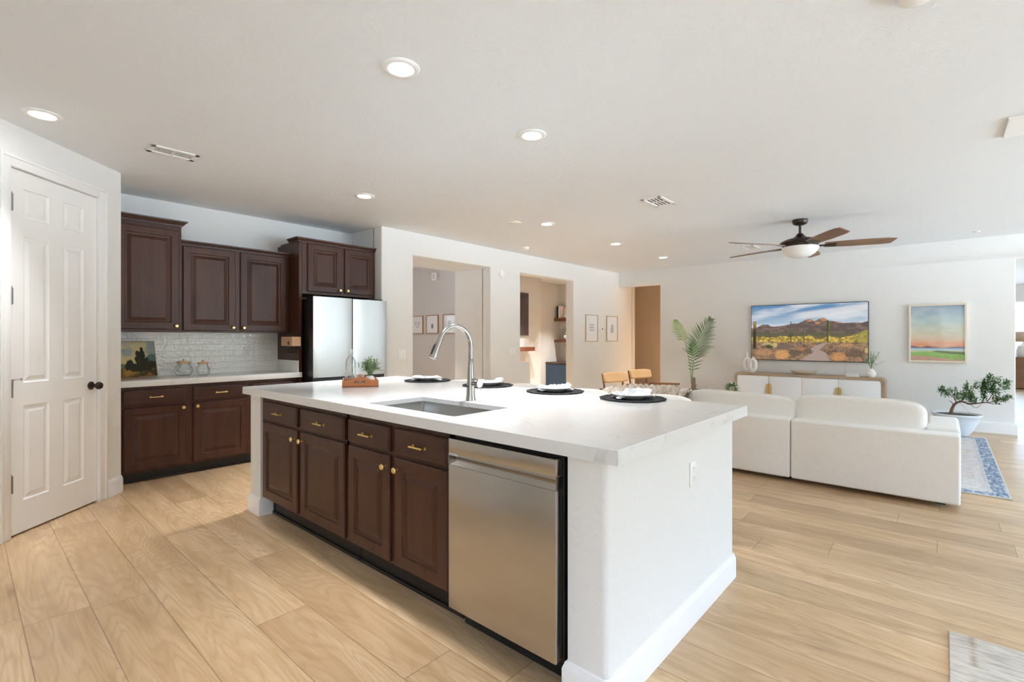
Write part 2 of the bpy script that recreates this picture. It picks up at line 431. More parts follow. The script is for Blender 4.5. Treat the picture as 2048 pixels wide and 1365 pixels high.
        for xa, xb in zip(xs, xs[1:]):
            for za, zb in zip(zs, zs[1:]):
                mx, mz = (xa + xb) / 2, (za + zb) / 2
                if any(r[0] < mx < r[1] and r[2] < mz < r[3] for r in rects): continue
                F((xa, yf, za), (xa, yf, zb), (xb, yf, zb), (xb, yf, za))
        for r in rects:
            cur, yc = tuple(r), yf
            for ins, dy in steps:
                nx = (r[0] + ins, r[1] - ins, r[2] + ins, r[3] - ins)
                ring(cur, yc, nx, yf + dy); cur, yc = nx, yf + dy
            F((cur[0], yc, cur[2]), (cur[0], yc, cur[3]), (cur[1], yc, cur[3]), (cur[1], yc, cur[2]))
        return self
    def build(self, name, mat, parent=None, local=False, smooth=40, xf=None):
        bm = self.bm
        if xf is not None: bmesh.ops.transform(bm, matrix=xf, verts=bm.verts)
        if parent is not None and not local:
            o = Vector((0, 0, 0)); q = parent
            while q is not None: o += q.location; q = q.parent
            bmesh.ops.translate(bm, vec=-o, verts=bm.verts)
        me = bpy.data.meshes.new(name); bm.to_mesh(me); bm.free()
        me.materials.append(mat)
        if smooth:
            me.polygons.foreach_set('use_smooth', [True] * len(me.polygons))
            me.set_sharp_from_angle(angle=R(smooth))
        ob = bpy.data.objects.new(name, me); COL.objects.link(ob)
        if parent is not None: ob.parent = parent
        return ob

def tag(o, label=None, cat=None, group=None, kind=None):
    if label: o['label'] = label
    if cat: o['category'] = cat
    if group: o['group'] = group
    if kind: o['kind'] = kind
    return o
def thing(name, label, cat, loc=(0, 0, 0), rz=0.0, group=None):
    o = bpy.data.objects.new(name, None); COL.objects.link(o); o.location = loc; o.rotation_euler = (0, 0, rz); o.empty_display_size = 0.1
    return tag(o, label, cat, group)
def struct(o): o['kind'] = 'structure'; return o
def dup(root, loc, rz=None, label=None):
    def cp(o, parent):
        c = o.copy(); COL.objects.link(c)
        if parent is not None: c.parent = parent
        for ch in list(o.children): cp(ch, c)
        return c
    c = cp(root, None); c.location = loc
    if rz is not None: c.rotation_euler = (0, 0, rz)
    if label: c['label'] = label
    return c
def inst(name, mesh, parent, loc, rot=(0, 0, 0)):
    o = bpy.data.objects.new(name, mesh); COL.objects.link(o); o.parent = parent; o.location = loc; o.rotation_euler = rot
    return o

def sweep2d(mb, path, prof, closed=False):
    """profile (offset to the right of travel, z) along a floor path with mitred corners"""
    P = [Vector((p[0], p[1])) for p in path]; n = len(P); rows = []
    for i in range(n):
        d0 = (P[i] - P[i - 1]).normalized() if (i > 0 or closed) else None
        d1 = (P[(i + 1) % n] - P[i]).normalized() if (i < n - 1 or closed) else None
        d0 = d0 or d1; d1 = d1 or d0
        n0 = Vector((d0.y, -d0.x)); n1 = Vector((d1.y, -d1.x))
        m = (n0 + n1).normalized(); s = 1 / max(0.3, m.dot(n0))
        rows.append([mb.bm.verts.new((P[i].x + m.x * s * o, P[i].y + m.y * s * o, z)) for o, z in prof])
    for i in range(n if closed else n - 1):
        a, b = rows[i], rows[(i + 1) % n]
        for k in range(len(prof) - 1): mb.bm.faces.new((a[k], a[k + 1], b[k + 1], b[k]))
    if not closed:
        for r in (rows[0], rows[-1]):
            try: mb.bm.faces.new(r)
            except Exception: pass
    return mb
BBP = lambda h, t=0.016: [(0, 0), (t, 0), (t, h - 0.028), (t * 0.8, h - 0.018), (t * 0.62, h - 0.012), (t * 0.5, h - 0.004), (t * 0.2, h), (0, h)]

# ================================================================== THE SHELL
CZ = 2.74
struct(MB().box(-10.2, 6.8, -3.5, 19.0, -0.12, 0).build('floor', FLOOR, smooth=0))
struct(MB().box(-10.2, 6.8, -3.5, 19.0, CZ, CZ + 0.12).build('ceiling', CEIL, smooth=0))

# long wall with the two openings
xw = -5.32
mb = MB()
poly = [(3.54, 0), (4.033, 0), (4.033, 2.434), (5.519, 2.434), (5.519, 0), (6.508, 0), (6.508, 0.905), (6.243, 0.905), (6.243, 2.424), (7.817, 2.424), (7.817, 0), (10.13, 0), (10.13, CZ), (3.54, CZ)]
def _sel(e):
    a, b = e.verts[0].co, e.verts[1].co
    if abs(a.x - xw) > 1e-4 or abs(b.x - xw) > 1e-4: return False
    if abs(a.z - b.z) < 1e-4 and (abs(a.z) < 1e-3 or abs(a.z - CZ) < 1e-3): return False
    return True
mb.prism([(xw, y, z) for y, z in poly], (-0.18, 0, 0), _sel, 0.018)
mb.box(-6.146, -5.49, 3.54, 4.033, 0, CZ); mb.box(-6.146, -5.49, 5.519, 6.243, 0, CZ); mb.box(-6.146, -5.49, 4.033, 5.519, 2.434, CZ)
struct(mb.build('wall_long', WALL))
struct(MB().box(-6.15, -6.03, 0.80, 3.54, 0, CZ).build('wall_kitchen', WALL, smooth=0))
# pantry wall, diagonal, with the door opening; local x runs along the wall from its outer corner, local y faces the room
PANG = R(-45); PLOC = (-5.30, 0.928, 0)
PM = Matrix.Translation(PLOC) @ Matrix.Rotation(PANG, 4, 'Z')
mb = MB().prism([(0, 0, 0), (0.245, 0, 0), (0.245, 0, 2.462), (1.003, 0, 2.462), (1.003, 0, 0), (2.2, 0, 0), (2.2, 0, CZ), (0, 0, CZ)], (0, -0.12, 0))
mb.build('_p', WALL); _o = bpy.data.objects['_p']
t = bmesh.new(); t.from_mesh(_o.data); bmesh.ops.transform(t, matrix=PM, verts=t.verts)
mb = MB(); mb._merge(t); bpy.data.objects.remove(_o)
mb.prism([(-6.15, 0.928, 0), (-5.305, 0.928, 0), (-5.34, 0.88, 0), (-5.34, 0.80, 0), (-6.15, 0.80, 0)], (0, 0, CZ))
struct(mb.build('wall_pantry', WALL))
struct(MB().box(-3.87, -3.745, -3.3, -0.60, 0, CZ).box(-6.15, -3.80, -1.3, -1.18, 0, CZ).box(-6.15, -6.03, -1.3, 0.80, 0, CZ).build('wall_left', WALL, smooth=0))
# TV wall
yt = 9.545
mb = MB().prism([(-4.37, yt, 0), (0.735, yt, 0), (0.735, yt, 2.407), (2.7, yt, 2.407), (2.7, yt, 0), (6.5, yt, 0), (6.5, yt, CZ), (-5.33, yt, CZ), (-5.33, yt, 2.43), (-4.37, yt, 2.43)], (0, 0.16, 0),
    lambda e: all(abs(v.co.y - yt) < 1e-4 for v in e.verts) and not (abs(e.verts[0].co.z - e.verts[1].co.z) < 1e-4 and (e.verts[0].co.z > 2.7 or e.verts[0].co.z < 0.01)), 0.016)
struct(mb.build('wall_tv', WALL))
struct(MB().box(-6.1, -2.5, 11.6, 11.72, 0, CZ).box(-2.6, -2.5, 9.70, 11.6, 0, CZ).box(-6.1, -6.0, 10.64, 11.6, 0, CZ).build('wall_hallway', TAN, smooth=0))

def wall_holes(name, axis, p0, p1, a0, a1, holes, mat):
    mb = MB(); cur = a0
    def bx(s0, s1, z0, z1):
        if s1 - s0 < 1e-4 or z1 - z0 < 1e-4: return
        if axis == 'x': mb.box(p0, p1, s0, s1, z0, z1)
        else: mb.box(s0, s1, p0, p1, z0, z1)
    for h0, h1, z0, z1 in holes:
        bx(cur, h0, 0, CZ); bx(h0, h1, 0, z0); bx(h0, h1, z1, CZ); cur = h1
    bx(cur, a1, 0, CZ)
    return struct(mb.build(name, mat, smooth=0))
RH = [(-2.6, -1.6, 0.6, 2.45), (3.4, 7.2, 0.04, 2.5), (7.4, 9.45, 0.1, 2.55), (11.5, 15.5, 0.6, 2.4)]  # out of view; all but the second opening added to brighten the rooms
BH = [(-0.1, 1.5, 0.9, 2.35), (2.4, 3.8, 0.9, 2.35)]  # the second is an unseen opening added for more daylight
FH = [(0.95, 3.3, 0.98, 2.33)]
HH = [(2.75, 3.95, 0.95, 2.25)]
wall_holes('wall_right', 'x', 6.5, 6.65, -3.3, 18.9, RH, WALL)
wall_holes('wall_back', 'y', -3.35, -3.2, -3.9, 6.65, BH, WALL)
wall_holes('wall_far', 'y', 18.7, 18.85, -1.6, 6.65, FH, WALL)
struct(MB().box(-1.7, -1.55, 9.70, 18.85, 0, CZ).build('wall_far_side', WALL, smooth=0))
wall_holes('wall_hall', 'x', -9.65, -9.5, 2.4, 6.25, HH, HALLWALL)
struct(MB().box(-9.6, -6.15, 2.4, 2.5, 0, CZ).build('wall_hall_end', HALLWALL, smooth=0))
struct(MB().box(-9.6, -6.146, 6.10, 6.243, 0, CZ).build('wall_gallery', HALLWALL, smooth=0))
# den behind the second opening
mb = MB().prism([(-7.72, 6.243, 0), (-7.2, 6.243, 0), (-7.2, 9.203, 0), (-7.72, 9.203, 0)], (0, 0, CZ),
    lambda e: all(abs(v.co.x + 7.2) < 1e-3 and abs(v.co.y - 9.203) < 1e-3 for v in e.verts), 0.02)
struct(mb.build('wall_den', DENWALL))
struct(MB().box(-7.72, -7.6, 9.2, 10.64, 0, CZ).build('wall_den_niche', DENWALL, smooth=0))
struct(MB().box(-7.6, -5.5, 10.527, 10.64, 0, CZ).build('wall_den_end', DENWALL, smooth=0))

# windows: frame, panes, blinds; daylight comes through them from the sky
def window(name, axis, p, a0, a1, z0, z1, panes, blinds=False, sgn=1):
    """p = wall centre plane; sgn = direction into the room"""
    mb = MB(); T = 0.05
    def bx(m, s0, s1, za, zb, d0, d1):
        if axis == 'x': m.box(p + d0, p + d1, s0, s1, za, zb)
        else: m.box(s0, s1, p + d0, p + d1, za, zb)
    bx(mb, a0, a0 + T, z0, z1, -0.04, 0.04); bx(mb, a1 - T, a1, z0, z1, -0.04, 0.04)
    bx(mb, a0, a1, z0, z0 + T, -0.04, 0.04); bx(mb, a0, a1, z1 - T, z1, -0.04, 0.04)
    for k in range(1, panes):
        a = a0 + (a1 - a0) * k / panes
        bx(mb, a - 0.03, a + 0.03, z0, z1, -0.035, 0.035)
    if blinds: bx(mb, a0, a1, (z0 + z1) / 2 - 0.025, (z0 + z1) / 2 + 0.025, -0.035, 0.035)
    w = struct(mb.build(name, TRIM, smooth=0))
    g = MB(); bx(g, a0 + T, a1 - T, z0 + T, z1 - T, -0.003, 0.003); g.build('pane', PANE, w, local=True, smooth=0)
    if blinds:
        b = MB(); z = z0 + 0.06; s = sgn * 0.055
        while z < z1 - 0.05:
            if axis == 'x': b.quad((p + s - 0.014, a0 + 0.06, z - 0.012), (p + s - 0.014, a1 - 0.06, z - 0.012), (p + s + 0.014, a1 - 0.06, z + 0.012), (p + s + 0.014, a0 + 0.06, z + 0.012))
            else: b.quad((a0 + 0.06, p + s - 0.014, z - 0.012), (a1 - 0.06, p + s - 0.014, z - 0.012), (a1 - 0.06, p + s + 0.014, z + 0.012), (a0 + 0.06, p + s + 0.014, z + 0.012))
            z += 0.05
        b.build('blind', BLIND, w, local=True, smooth=0)
    L = bpy.data.lights.new('daylight_portal', 'AREA'); L.shape = 'RECTANGLE'; L.cycles.is_portal = True
    L.size = a1 - a0; L.size_y = z1 - z0
    o = bpy.data.objects.new('daylight_portal', L); COL.objects.link(o)
    c = (a0 + a1) / 2; zc = (z0 + z1) / 2
    if axis == 'x': o.location = (p + sgn * 0.0, c, zc); d = Vector((sgn, 0, 0))
    else: o.location = (c, p, zc); d = Vector((0, sgn, 0))
    o.rotation_euler = d.to_track_quat('-Z', 'Z').to_euler()
    o.parent = w; o['kind'] = 'helper'
    return w
for k, h in enumerate(RH): window(f'window_{k + 1}', 'x', 6.575, *h, [2, 4, 2, 3][k], sgn=-1)
for k, h in enumerate(BH): window(f'window_{k + 5}', 'y', -3.275, *h, [1, 2][k], blinds=(k == 0), sgn=1)
window('window_8', 'y', 18.775, *FH[0], 1, blinds=True, sgn=-1)
window('window_9', 'x', -9.575, *HH[0], 1, blinds=True, sgn=1)

# baseboards
def bb(name, path, h=0.14): struct(sweep2d(MB(), path, BBP(h)).build(name, TRIM, smooth=30))
_pw = lambda s, d=0.0: (PLOC[0] + s * math.cos(PANG) - d * math.sin(PANG), PLOC[1] + s * math.sin(PANG) + d * math.cos(PANG))
bb('baseboard_pantry', [_pw(0.183), _pw(0.015), (-5.32, 0.931), (-5.46, 0.931)])
bb('baseboard_tv', [(-4.37, 9.70), (-4.37, yt), (0.735, yt), (0.735, 9.70)], 0.155)
bb('baseboard_long', [(xw, 7.82), (xw, 10.1)], 0.155)
bb('baseboard_opening', [(xw, 5.53), (xw, 6.50)], 0.155)

# pantry door with its casing
cas = MB()
for x0, x1, z0, z1 in ((0.178, 0.25, 0, 2.53), (0.998, 1.072, 0, 2.53), (0.25, 0.998, 2.457, 2.53)):
    cas.box(x0, x1, -0.005, 0.016, z0, z1, 0.004); 
for x0, x1, z0, z1 in ((0.1765, 0.196, 0, 2.5315), (1.054, 1.0735, 0, 2.5315), (0.196, 1.054, 2.512, 2.5315)):
    cas.box(x0, x1, 0.0, 0.024, z0, z1, 0.004)
for x0, x1, z0, z1 in ((0.236, 0.2505, 0, 2.47), (0.9975, 1.012, 0, 2.47), (0.2505, 0.9975, 2.4565, 2.47)):
    cas.box(x0, x1, -0.11, 0.0045, z0, z1)
o = struct(cas.build('trim_1', TRIM)); o.location = PLOC; o.rotation_euler = (0, 0, PANG)
door = bpy.data.objects.new('door_1', None); COL.objects.link(door); door.location = PLOC; door.rotation_euler = (0, 0, PANG); struct(door)
rects = [(xa, xb, za, zb) for xa, xb in ((0.384, 0.570), (0.688, 0.888)) for za, zb in ((0.225, 0.866), (1.02, 2.012), (2.14, 2.335))]
PST = [(0.006, -0.007), (0.018, -0.009), (0.045, -0.002)]
MB().panel(0.254, 0.996, 0.012, 2.452, -0.045, -0.008, rects, PST, 0.002).build('door_leaf', DOORW, door, local=True, smooth=20)
MB().lathe([(0, 0), (0.032, 0), (0.033, 0.006), (0.028, 0.010), (0.011, 0.014), (0.010, 0.035), (0.020, 0.042), (0.029, 0.055), (0.030, 0.066), (0.024, 0.078), (0, 0.082)], (0.315, -0.008, 0.945), 24, (0, 1, 0)).build('door_knob', BRONZE, door, local=True)
for z in (2.22, 1.60, 0.985, 0.355):
    MB().cyl((0.993, 0.010, z - 0.055), (0.993, 0.010, z + 0.055), 0.0095, n=12).box(0.972, 0.990, -0.009, -0.003, z - 0.055, z + 0.055).cyl((0.993, 0.010, z + 0.055), (0.993, 0.010, z + 0.066), 0.005, n=8).build('hinge', HINGE, door, local=True)
MB().cyl((0.985, 0.0, 1.045), (0.975, 0.05, 1.05), 0.004, n=8).cyl((0.975, 0.05, 1.05), (0.973, 0.056, 1.05), 0.009, n=10).build('door_stop', CHROME, door, local=True)

# ================================================================== KITCHEN CABINETS
RST = [(0.004, -0.008), (0.012, -0.0105), (0.018, -0.011), (0.046, -0.002), (0.050, -0.001)]
KNOB = MB().lathe([(0, 0), (0.007, 0), (0.006, 0.004), (0.005, 0.014), (0.010, 0.018), (0.0155, 0.021), (0.0165, 0.026), (0.013, 0.031), (0, 0.033)], (0, 0, 0), 20, (0, 1, 0)).build('_knob', BRASS)
PULL = MB().cyl((-0.052, 0.024, 0), (0.052, 0.024, 0), 0.0048, n=10).cyl((-0.044, 0, 0), (-0.044, 0.028, 0), 0.0055, n=10).cyl((0.044, 0, 0), (0.044, 0.028, 0), 0.0055, n=10).lathe([(0, 0), (0.009, 0), (0.009, 0.003), (0, 0.003)], (-0.044, 0, 0), 14, (0, 1, 0)).lathe([(0, 0), (0.009, 0), (0.009, 0.003), (0, 0.003)], (0.044, 0, 0), 14, (0, 1, 0)).build('_pull', BRASS)
KNOB_ME, PULL_ME = KNOB.data, PULL.data
bpy.data.objects.remove(KNOB); bpy.data.objects.remove(PULL)

def cab_door(t, x0, x1, z0, z1, yf, knob=None, fw=0.062):
    d = MB().panel(x0, x1, z0, z1, yf, yf + 0.021, [(x0 + fw, x1 - fw, z0 + fw, z1 - fw)], RST, 0.006).build('door', CABW, t, local=True, smooth=20)
    if knob: inst('knob', KNOB_ME, d, (knob[0], yf + 0.021, knob[1]))
    return d
def cab_drawer(t, x0, x1, z0, z1, yf):
    d = MB().panel(x0, x1, z0, z1, yf, yf + 0.021, [(x0 + 0.004, x1 - 0.004, z0 + 0.004, z1 - 0.004)], [(0.001, 0.0), (0.010, 0.002)], 0.006).build('drawer', CABWX, t, local=True, smooth=20)
    inst('handle', PULL_ME, d, ((x0 + x1) / 2, yf + 0.022, (z0 + z1) / 2 - 0.003))
    return d
def crown_prof(z, s=1.0): return [(0, z), (0.010 * s, z), (0.012 * s, z + 0.010 * s), (0.020 * s, z + 0.014 * s), (0.034 * s, z + 0.034 * s), (0.044 * s, z + 0.038 * s), (0.046 * s, z + 0.052 * s), (0, z + 0.052 * s)]

# wall run: local x = Y0 - y, local y = x + 6.03
def base_unit(label, y0, y1, dy0, dy1, knob_hi):
    t = thing('base_cabinet', label, 'cabinet', (-6.03, y1, 0), R(-90), 'base cabinets along the tiled wall')
    W = y1 - y0; f = lambda y: y1 - y
    MB().box(0.001, W - 0.001, 0.002, 0.53, 0.098, 0.880).build('body', CABW, t, local=True, smooth=0)
    MB().box(0.001, W - 0.001, 0.01, 0.455, 0, 0.098).box(0.001, W - 0.001, 0.455, 0.468, 0, 0.018, 0.005).build('toe_kick', KICK, t, local=True, smooth=0)
    a, b = f(dy1), f(dy0)
    cab_drawer(t, a, b, 0.716, 0.848, 0.53)
    cab_door(t, a, b, 0.119, 0.689, 0.53, (a + 0.03 if knob_hi else b - 0.03, 0.66))
    return t
base_unit('dark wood base cabinet under the counter with the leaning landscape painting', 0.933, 1.492, 0.976, 1.463, True)
base_unit('dark wood base cabinet below the two glass jars, between painting side and island', 1.492, 2.036, 1.520, 2.012, False)
base_unit('dark wood base cabinet mostly hidden behind the island, next to refrigerator panel', 2.036, 2.552, 2.061, 2.50, True)

# upper cabinets
def upper(label, y0, y1, zb, zt, yf, doors, crown, cz, cs=1.0):
    t = thing('upper_cabinet', label, 'cabinet', (-6.03, y1, 0), R(-90), 'upper cabinets')
    W = y1 - y0; f = lambda y: y1 - y
    MB().box(0.001, W - 0.001, 0.002, yf, zb, zt).build('body', CABW, t, local=True, smooth=0)
    for dy0, dy1, z0, z1, k in doors:
        a, b = f(dy1), f(dy0)
        cab_door(t, a, b, z0, z1, yf, (a + 0.028 if k else b - 0.028, z0 + 0.035), 0.066)
    sweep2d(MB(), [(x - 0.0, y) for x, y in crown(W, yf)], crown_prof(cz, cs)).build('crown_moulding', CABWX, t, local=True, smooth=20)
    MB().box(0.001, W - 0.001, 0.002, yf, zt, cz + 0.03).build('top_rail', CABWX, t, local=True, smooth=0)
    return t
upper('tall dark wood upper cabinet with one door, above the leaning landscape painting', 0.933, 1.476, 1.383, 2.41, 0.335, [(0.955, 1.453, 1.408, 2.385, True)], lambda W, y: [(W, y), (0, y), (0, 0.004)], 2.432)
upper('lower two-door dark wood upper cabinet above the glass jars', 1.478, 2.553, 1.386, 2.262, 0.315, [(1.490, 1.974, 1.400, 2.250, True), (2.023, 2.515, 1.400, 2.250, False)], lambda W, y: [(W - 0.001, y), (0.001, y)], 2.264, 0.8)
upper('two-door dark wood cabinet above the refrigerator', 2.592, 3.537, 1.832, 2.41, 0.56, [(2.650, 3.070, 1.862, 2.412, True), (3.112, 3.520, 1.862, 2.412, False)], lambda W, y: [(W + 0.037, 0.34), (W + 0.037, y), (0.001, y)], 2.42, 0.9)
tag(MB().box(-6.028, -5.470, 2.5555, 2.5905, 0, 2.418, 0.002).build('end_panel', CABW, smooth=0), 'tall dark wood end panel between the tiled counter and the refrigerator', 'panel')

# tile splash
tag(MB().box(-6.029, -6.018, 0.932, 2.552, 0.938, 1.3825).box(-6.018, -5.474, 2.545, 2.5545, 0.938, 1.068).build('backsplash', TILE, smooth=0), 'glossy off-white handmade subway tile splash behind the wall counter', 'backsplash')
tag(MB().prism([(x, y, 0.8815) for x, y in ((-6.028, 0.932), (-5.450, 0.932), (-5.450, 2.584), (-5.468, 2.584), (-5.468, 2.5535), (-6.028, 2.5535))], (0, 0, 0.0565), None, 0.002, 2).build('countertop', QUARTZ), 'white quartz worktop along the tiled wall', 'countertop')

# ================================================================== REFRIGERATOR
fr = thing('refrigerator', 'stainless French door refrigerator in the alcove with black side', 'refrigerator', (-5.6, 3.06, 0))
MB().box(-5.98, -5.285, 2.612, 3.512, 0.03, 1.772, 0.006).build('body', BLKSTEEL, fr, smooth=0)
MB().box(-5.96, -5.30, 2.66, 3.47, 0, 0.03).build('toe_grille', BLACK, fr, smooth=0)
def fdoor(y0, y1, z0, z1, name):
    d = MB().box(-5.275, -5.202, y0, y1, z0, z1, 0.004).build(name, BLKSTEEL, fr, smooth=0)
    # slightly bowed steel skin
    n = 12
    def sk(u, v):
        y = y0 + 0.002 + (y1 - y0 - 0.004) * u; z = z0 + 0.002 + (z1 - z0 - 0.004) * v
        return (-5.200 + 0.010 * (1 - (2 * u - 1) ** 4) - 0.0015, y, z)
    MB().grid(sk, 24, 2).build('steel_skin', STEELF, d)
    return d
fdoor(2.586, 3.060, 0.882, 1.788, 'door'); fdoor(3.068, 3.535, 0.882, 1.784, 'door')
fdoor(2.586, 3.535, 0.46, 0.838, 'freezer_drawer'); fdoor(2.586, 3.535, 0.06, 0.452, 'freezer_drawer')
MB().box(-5.29, -5.235, 2.60, 3.52, 0.838, 0.882).build('handle_recess', BLACK, fr, smooth=0)
for y in (2.66, 3.45): MB().box(-5.42, -5.23, y - 0.045, y + 0.045, 1.772, 1.80, 0.006).build('hinge_cover', BLACK, fr)

# ================================================================== ISLAND
isl = thing('kitchen_island', 'white textured drywall island base with rounded corners under the quartz top', 'island', (-2.45, 2.2, 0))
fp = [(-4.016, 1.492), (-3.815, 1.492), (-3.815, 2.26), (-1.042, 2.26), (-1.042, 1.492), (-0.878, 1.492), (-0.878, 2.856), (-4.016, 2.856)]
def _selv(e):
    a, b = e.verts[0].co, e.verts[1].co
    if abs(a.z - b.z) < 0.1: return False
    return any(abs(a.x - x) < 1e-3 and abs(a.y - y) < 1e-3 for x, y in ((-0.878, 1.492), (-4.016, 1.492), (-0.878, 2.856), (-4.016, 2.856)))
MB().prism([(x, y, 0) for x, y in fp], (0, 0, 0.893), _selv, 0.024, 5).build('base', WALL, isl)
sweep2d(MB(), [(-1.042, 1.58), (-1.042, 1.492), (-0.89, 1.492), (-0.878, 1.504), (-0.878, 2.844), (-0.89, 2.856), (-4.004, 2.856), (-4.016, 2.844), (-4.016, 1.504), (-4.004, 1.492), (-3.815, 1.492), (-3.815, 1.575)], BBP(0.131)).build('baseboard', TRIM, isl, smooth=30)
def outlet(name, label, M, two=True, mat=WHITEP, kind='outlet', n=1, group=None):
    """wall plate; local x right, z up, +y out of the wall"""
    w = 0.072 + 0.046 * (n - 1)
    t = thing(name, label, kind, M.translation); t.rotation_euler = M.to_euler()
    MB().box(-w / 2, w / 2, 0, 0.006, -0.058, 0.058, 0.003).build('plate', mat, t, local=True)
    for k in range(n):
        cx = (k - (n - 1) / 2) * 0.046
        if kind == 'outlet':
            for dz in (0.021, -0.021):
                so = MB().box(cx - 0.0165, cx + 0.0165, 0.0055, 0.0085, dz - 0.015, dz + 0.015, 0.003).build('socket', MATTEW, t, local=True)
                for x0, x1, z0, z1 in ((-0.008, -0.0055, 0, 0.009), (0.0055, 0.008, 0, 0.009), (-0.002, 0.002, -0.009, -0.005)):
                    MB().box(cx + x0, cx + x1, 0.0083, 0.0088, dz + z0, dz + z1).build('slot', SLOTG, so, local=True, smooth=0)
        else:
            MB().box(cx - 0.0165, cx + 0.0165, 0.0055, 0.0095, -0.033, 0.033, 0.003).build('rocker', MATTEW, t, local=True)
    return t
def atM(loc, rz): return Matrix.Translation(loc) @ Matrix.Rotation(rz, 4, 'Z')
outlet('outlet', 'white outlet on the end of the island base', atM((-0.8775, 2.265, 0.69), R(-90)))
outlet('outlet', 'white outlet on the glossy tile above the wall counter', atM((-6.0175, 2.20, 1.165), R(-90)))

# island cabinets: local x = X0 - x, local y = 2.24 - y
def isl_unit(label, x0, x1, cols):
    t = thing('island_cabinet', label, 'cabinet', (x1, 2.24, 0), R(180), 'island base cabinets')
    W = x1 - x0; f = lambda x: x1 - x
    MB().box(0.001, W - 0.001, 0.0, 0.735, 0.142, 0.62).box(0.001, W - 0.001, 0.715, 0.735, 0.62, 0.885).box(0.001, 0.02, 0, 0.735, 0.62, 0.885).box(W - 0.02, W - 0.001, 0, 0.735, 0.62, 0.885).build('body', CABW, t, local=True, smooth=0)
    MB().box(0.001, W - 0.001, 0.1, 0.655, 0, 0.142).box(0.001, W - 0.001, 0.655, 0.668, 0, 0.02, 0.006).build('toe_kick', KICK, t, local=True, smooth=0)
    for xa, xb, right in cols:
        a, b = f(xb), f(xa)
        cab_drawer(t, a, b, 0.730, 0.859, 0.735)
        cab_door(t, a, b, 0.157, 0.708, 0.735, (a + 0.03 if right else b - 0.03, 0.652))
isl_unit('dark island cabinet with two wide doors at the refrigerator end', -3.805, -2.590, [(-3.757, -3.211, True), (-3.163, -2.613, False)])
isl_unit('dark island cabinet with two narrow doors beside the dishwasher', -2.588, -1.690, [(-2.570, -2.163, True), (-2.117, -1.706, False)])

# dishwasher
dw = thing('dishwasher', 'stainless dishwasher built into the island', 'dishwasher', (-1.37, 1.85, 0))
MB().box(-1.668, -1.062, 1.500, 2.22, 0.115, 0.885).build('tub', BLACK, dw, smooth=0)
MB().box(-1.668, -1.062, 1.560, 2.2, 0, 0.115).build('kick_plate', BLACK, dw, smooth=0)
MB().box(-1.664, -1.070, 1.455, 1.497, 0.117, 0.758, 0.003).build('door', STEEL, dw, smooth=30)
MB().box(-1.664, -1.070, 1.455, 1.497, 0.809, 0.874, 0.003).build('control_strip', STEEL, dw, smooth=30)
MB().prism([(-1.664, 1.458, 0.758), (-1.664, 1.497, 0.758), (-1.664, 1.497, 0.809), (-1.664, 1.489, 0.809), (-1.664, 1.484, 0.790)], (0.594, 0, 0)).build('pocket_handle', NICKEL, dw, smooth=0)
for x_ in (-1.0692, -1.6642): MB().box(x_ - 0.0012, x_ + 0.0012, 1.456, 1.497, 0.759, 0.808).build('handle_cap', NICKEL, dw, smooth=0)

# worktop with the sink cut-out
def rrect(x0, x1, y0, y1, r, n=6):
    P = []
    for cx, cy, a0 in ((x1 - r, y1 - r, 0), (x0 + r, y1 - r, 90), (x0 + r, y0 + r, 180), (x1 - r, y0 + r, 270)):
        for k in range(n + 1): a = R(a0 + 90 * k / n); P.append((cx + r * math.cos(a), cy + r * math.sin(a)))
    return P
def slab_hole(outer, inner, z0, z1, ch=0.003):
    b = bmesh.new()
    def loop(pts, z): 
        vs_ = [b.verts.new((x, y, z)) for x, y in pts]; es = [b.edges.new((vs_[k], vs_[(k + 1) % len(vs_)])) for k in range(len(vs_))]; return vs_, es
    c = Vector((sum(p[0] for p in outer) / len(outer), sum(p[1] for p in outer) / len(outer)))
    sh = [(x - ch * (1 if x > c.x else -1), y - ch * (1 if y > c.y else -1)) for x, y in outer]
    to, e1 = loop(sh, z1); ti, e2 = loop(inner, z1)
    bmesh.ops.triangle_fill(b, edges=e1 + e2, use_beauty=True)
    mo, _ = loop(outer, z1 - ch); bo, e3 = loop(outer, z0); bi, e4 = loop(inner, z0)
    bmesh.ops.triangle_fill(b, edges=e3 + e4, use_beauty=True)
    for A, B in ((to, mo), (mo, bo), (ti, bi)):
        for k in range(len(A)): b.faces.new((A[k], A[(k + 1) % len(A)], B[(k + 1) % len(A)], B[k]))
    bmesh.ops.recalc_face_normals(b, faces=b.faces[:])
    m = MB(); m._merge(b); return m
SX0, SX1, SY0, SY1 = -2.497, -1.755, 1.572, 1.967
_ct = slab_hole([(-4.07, 1.459), (-0.816, 1.459), (-0.816, 2.895), (-4.07, 2.895)], rrect(SX0, SX1, SY0, SY1, 0.012), 0.9215, 0.947)
for x0, x1, y0, y1 in ((-4.07, -0.816, 1.459, 1.50), (-4.07, -0.816, 2.85, 2.895), (-4.07, -4.01, 1.50, 2.85), (-0.884, -0.816, 1.50, 2.85)):
    _ct.box(x0, x1, y0, y1, 0.8935, 0.9216)
tag(_ct.build('countertop', QUARTZ, smooth=20), 'large white quartz island worktop with faint grey veins', 'countertop')
sk = thing('sink', 'undermount stainless sink set in the island worktop', 'sink', (-2.126, 1.77, 0.70))
b = MB(); o0 = rrect(SX0 - 0.02, SX1 + 0.02, SY0 - 0.02, SY1 + 0.02, 0.03); o1 = rrect(SX0 - 0.004, SX1 + 0.004, SY0 - 0.004, SY1 + 0.004, 0.022)
o2 = rrect(SX0 + 0.002, SX1 - 0.002, SY0 + 0.002, SY1 - 0.002, 0.022); o3 = rrect(SX0 + 0.022, SX1 - 0.022, SY0 + 0.022, SY1 - 0.022, 0.022)
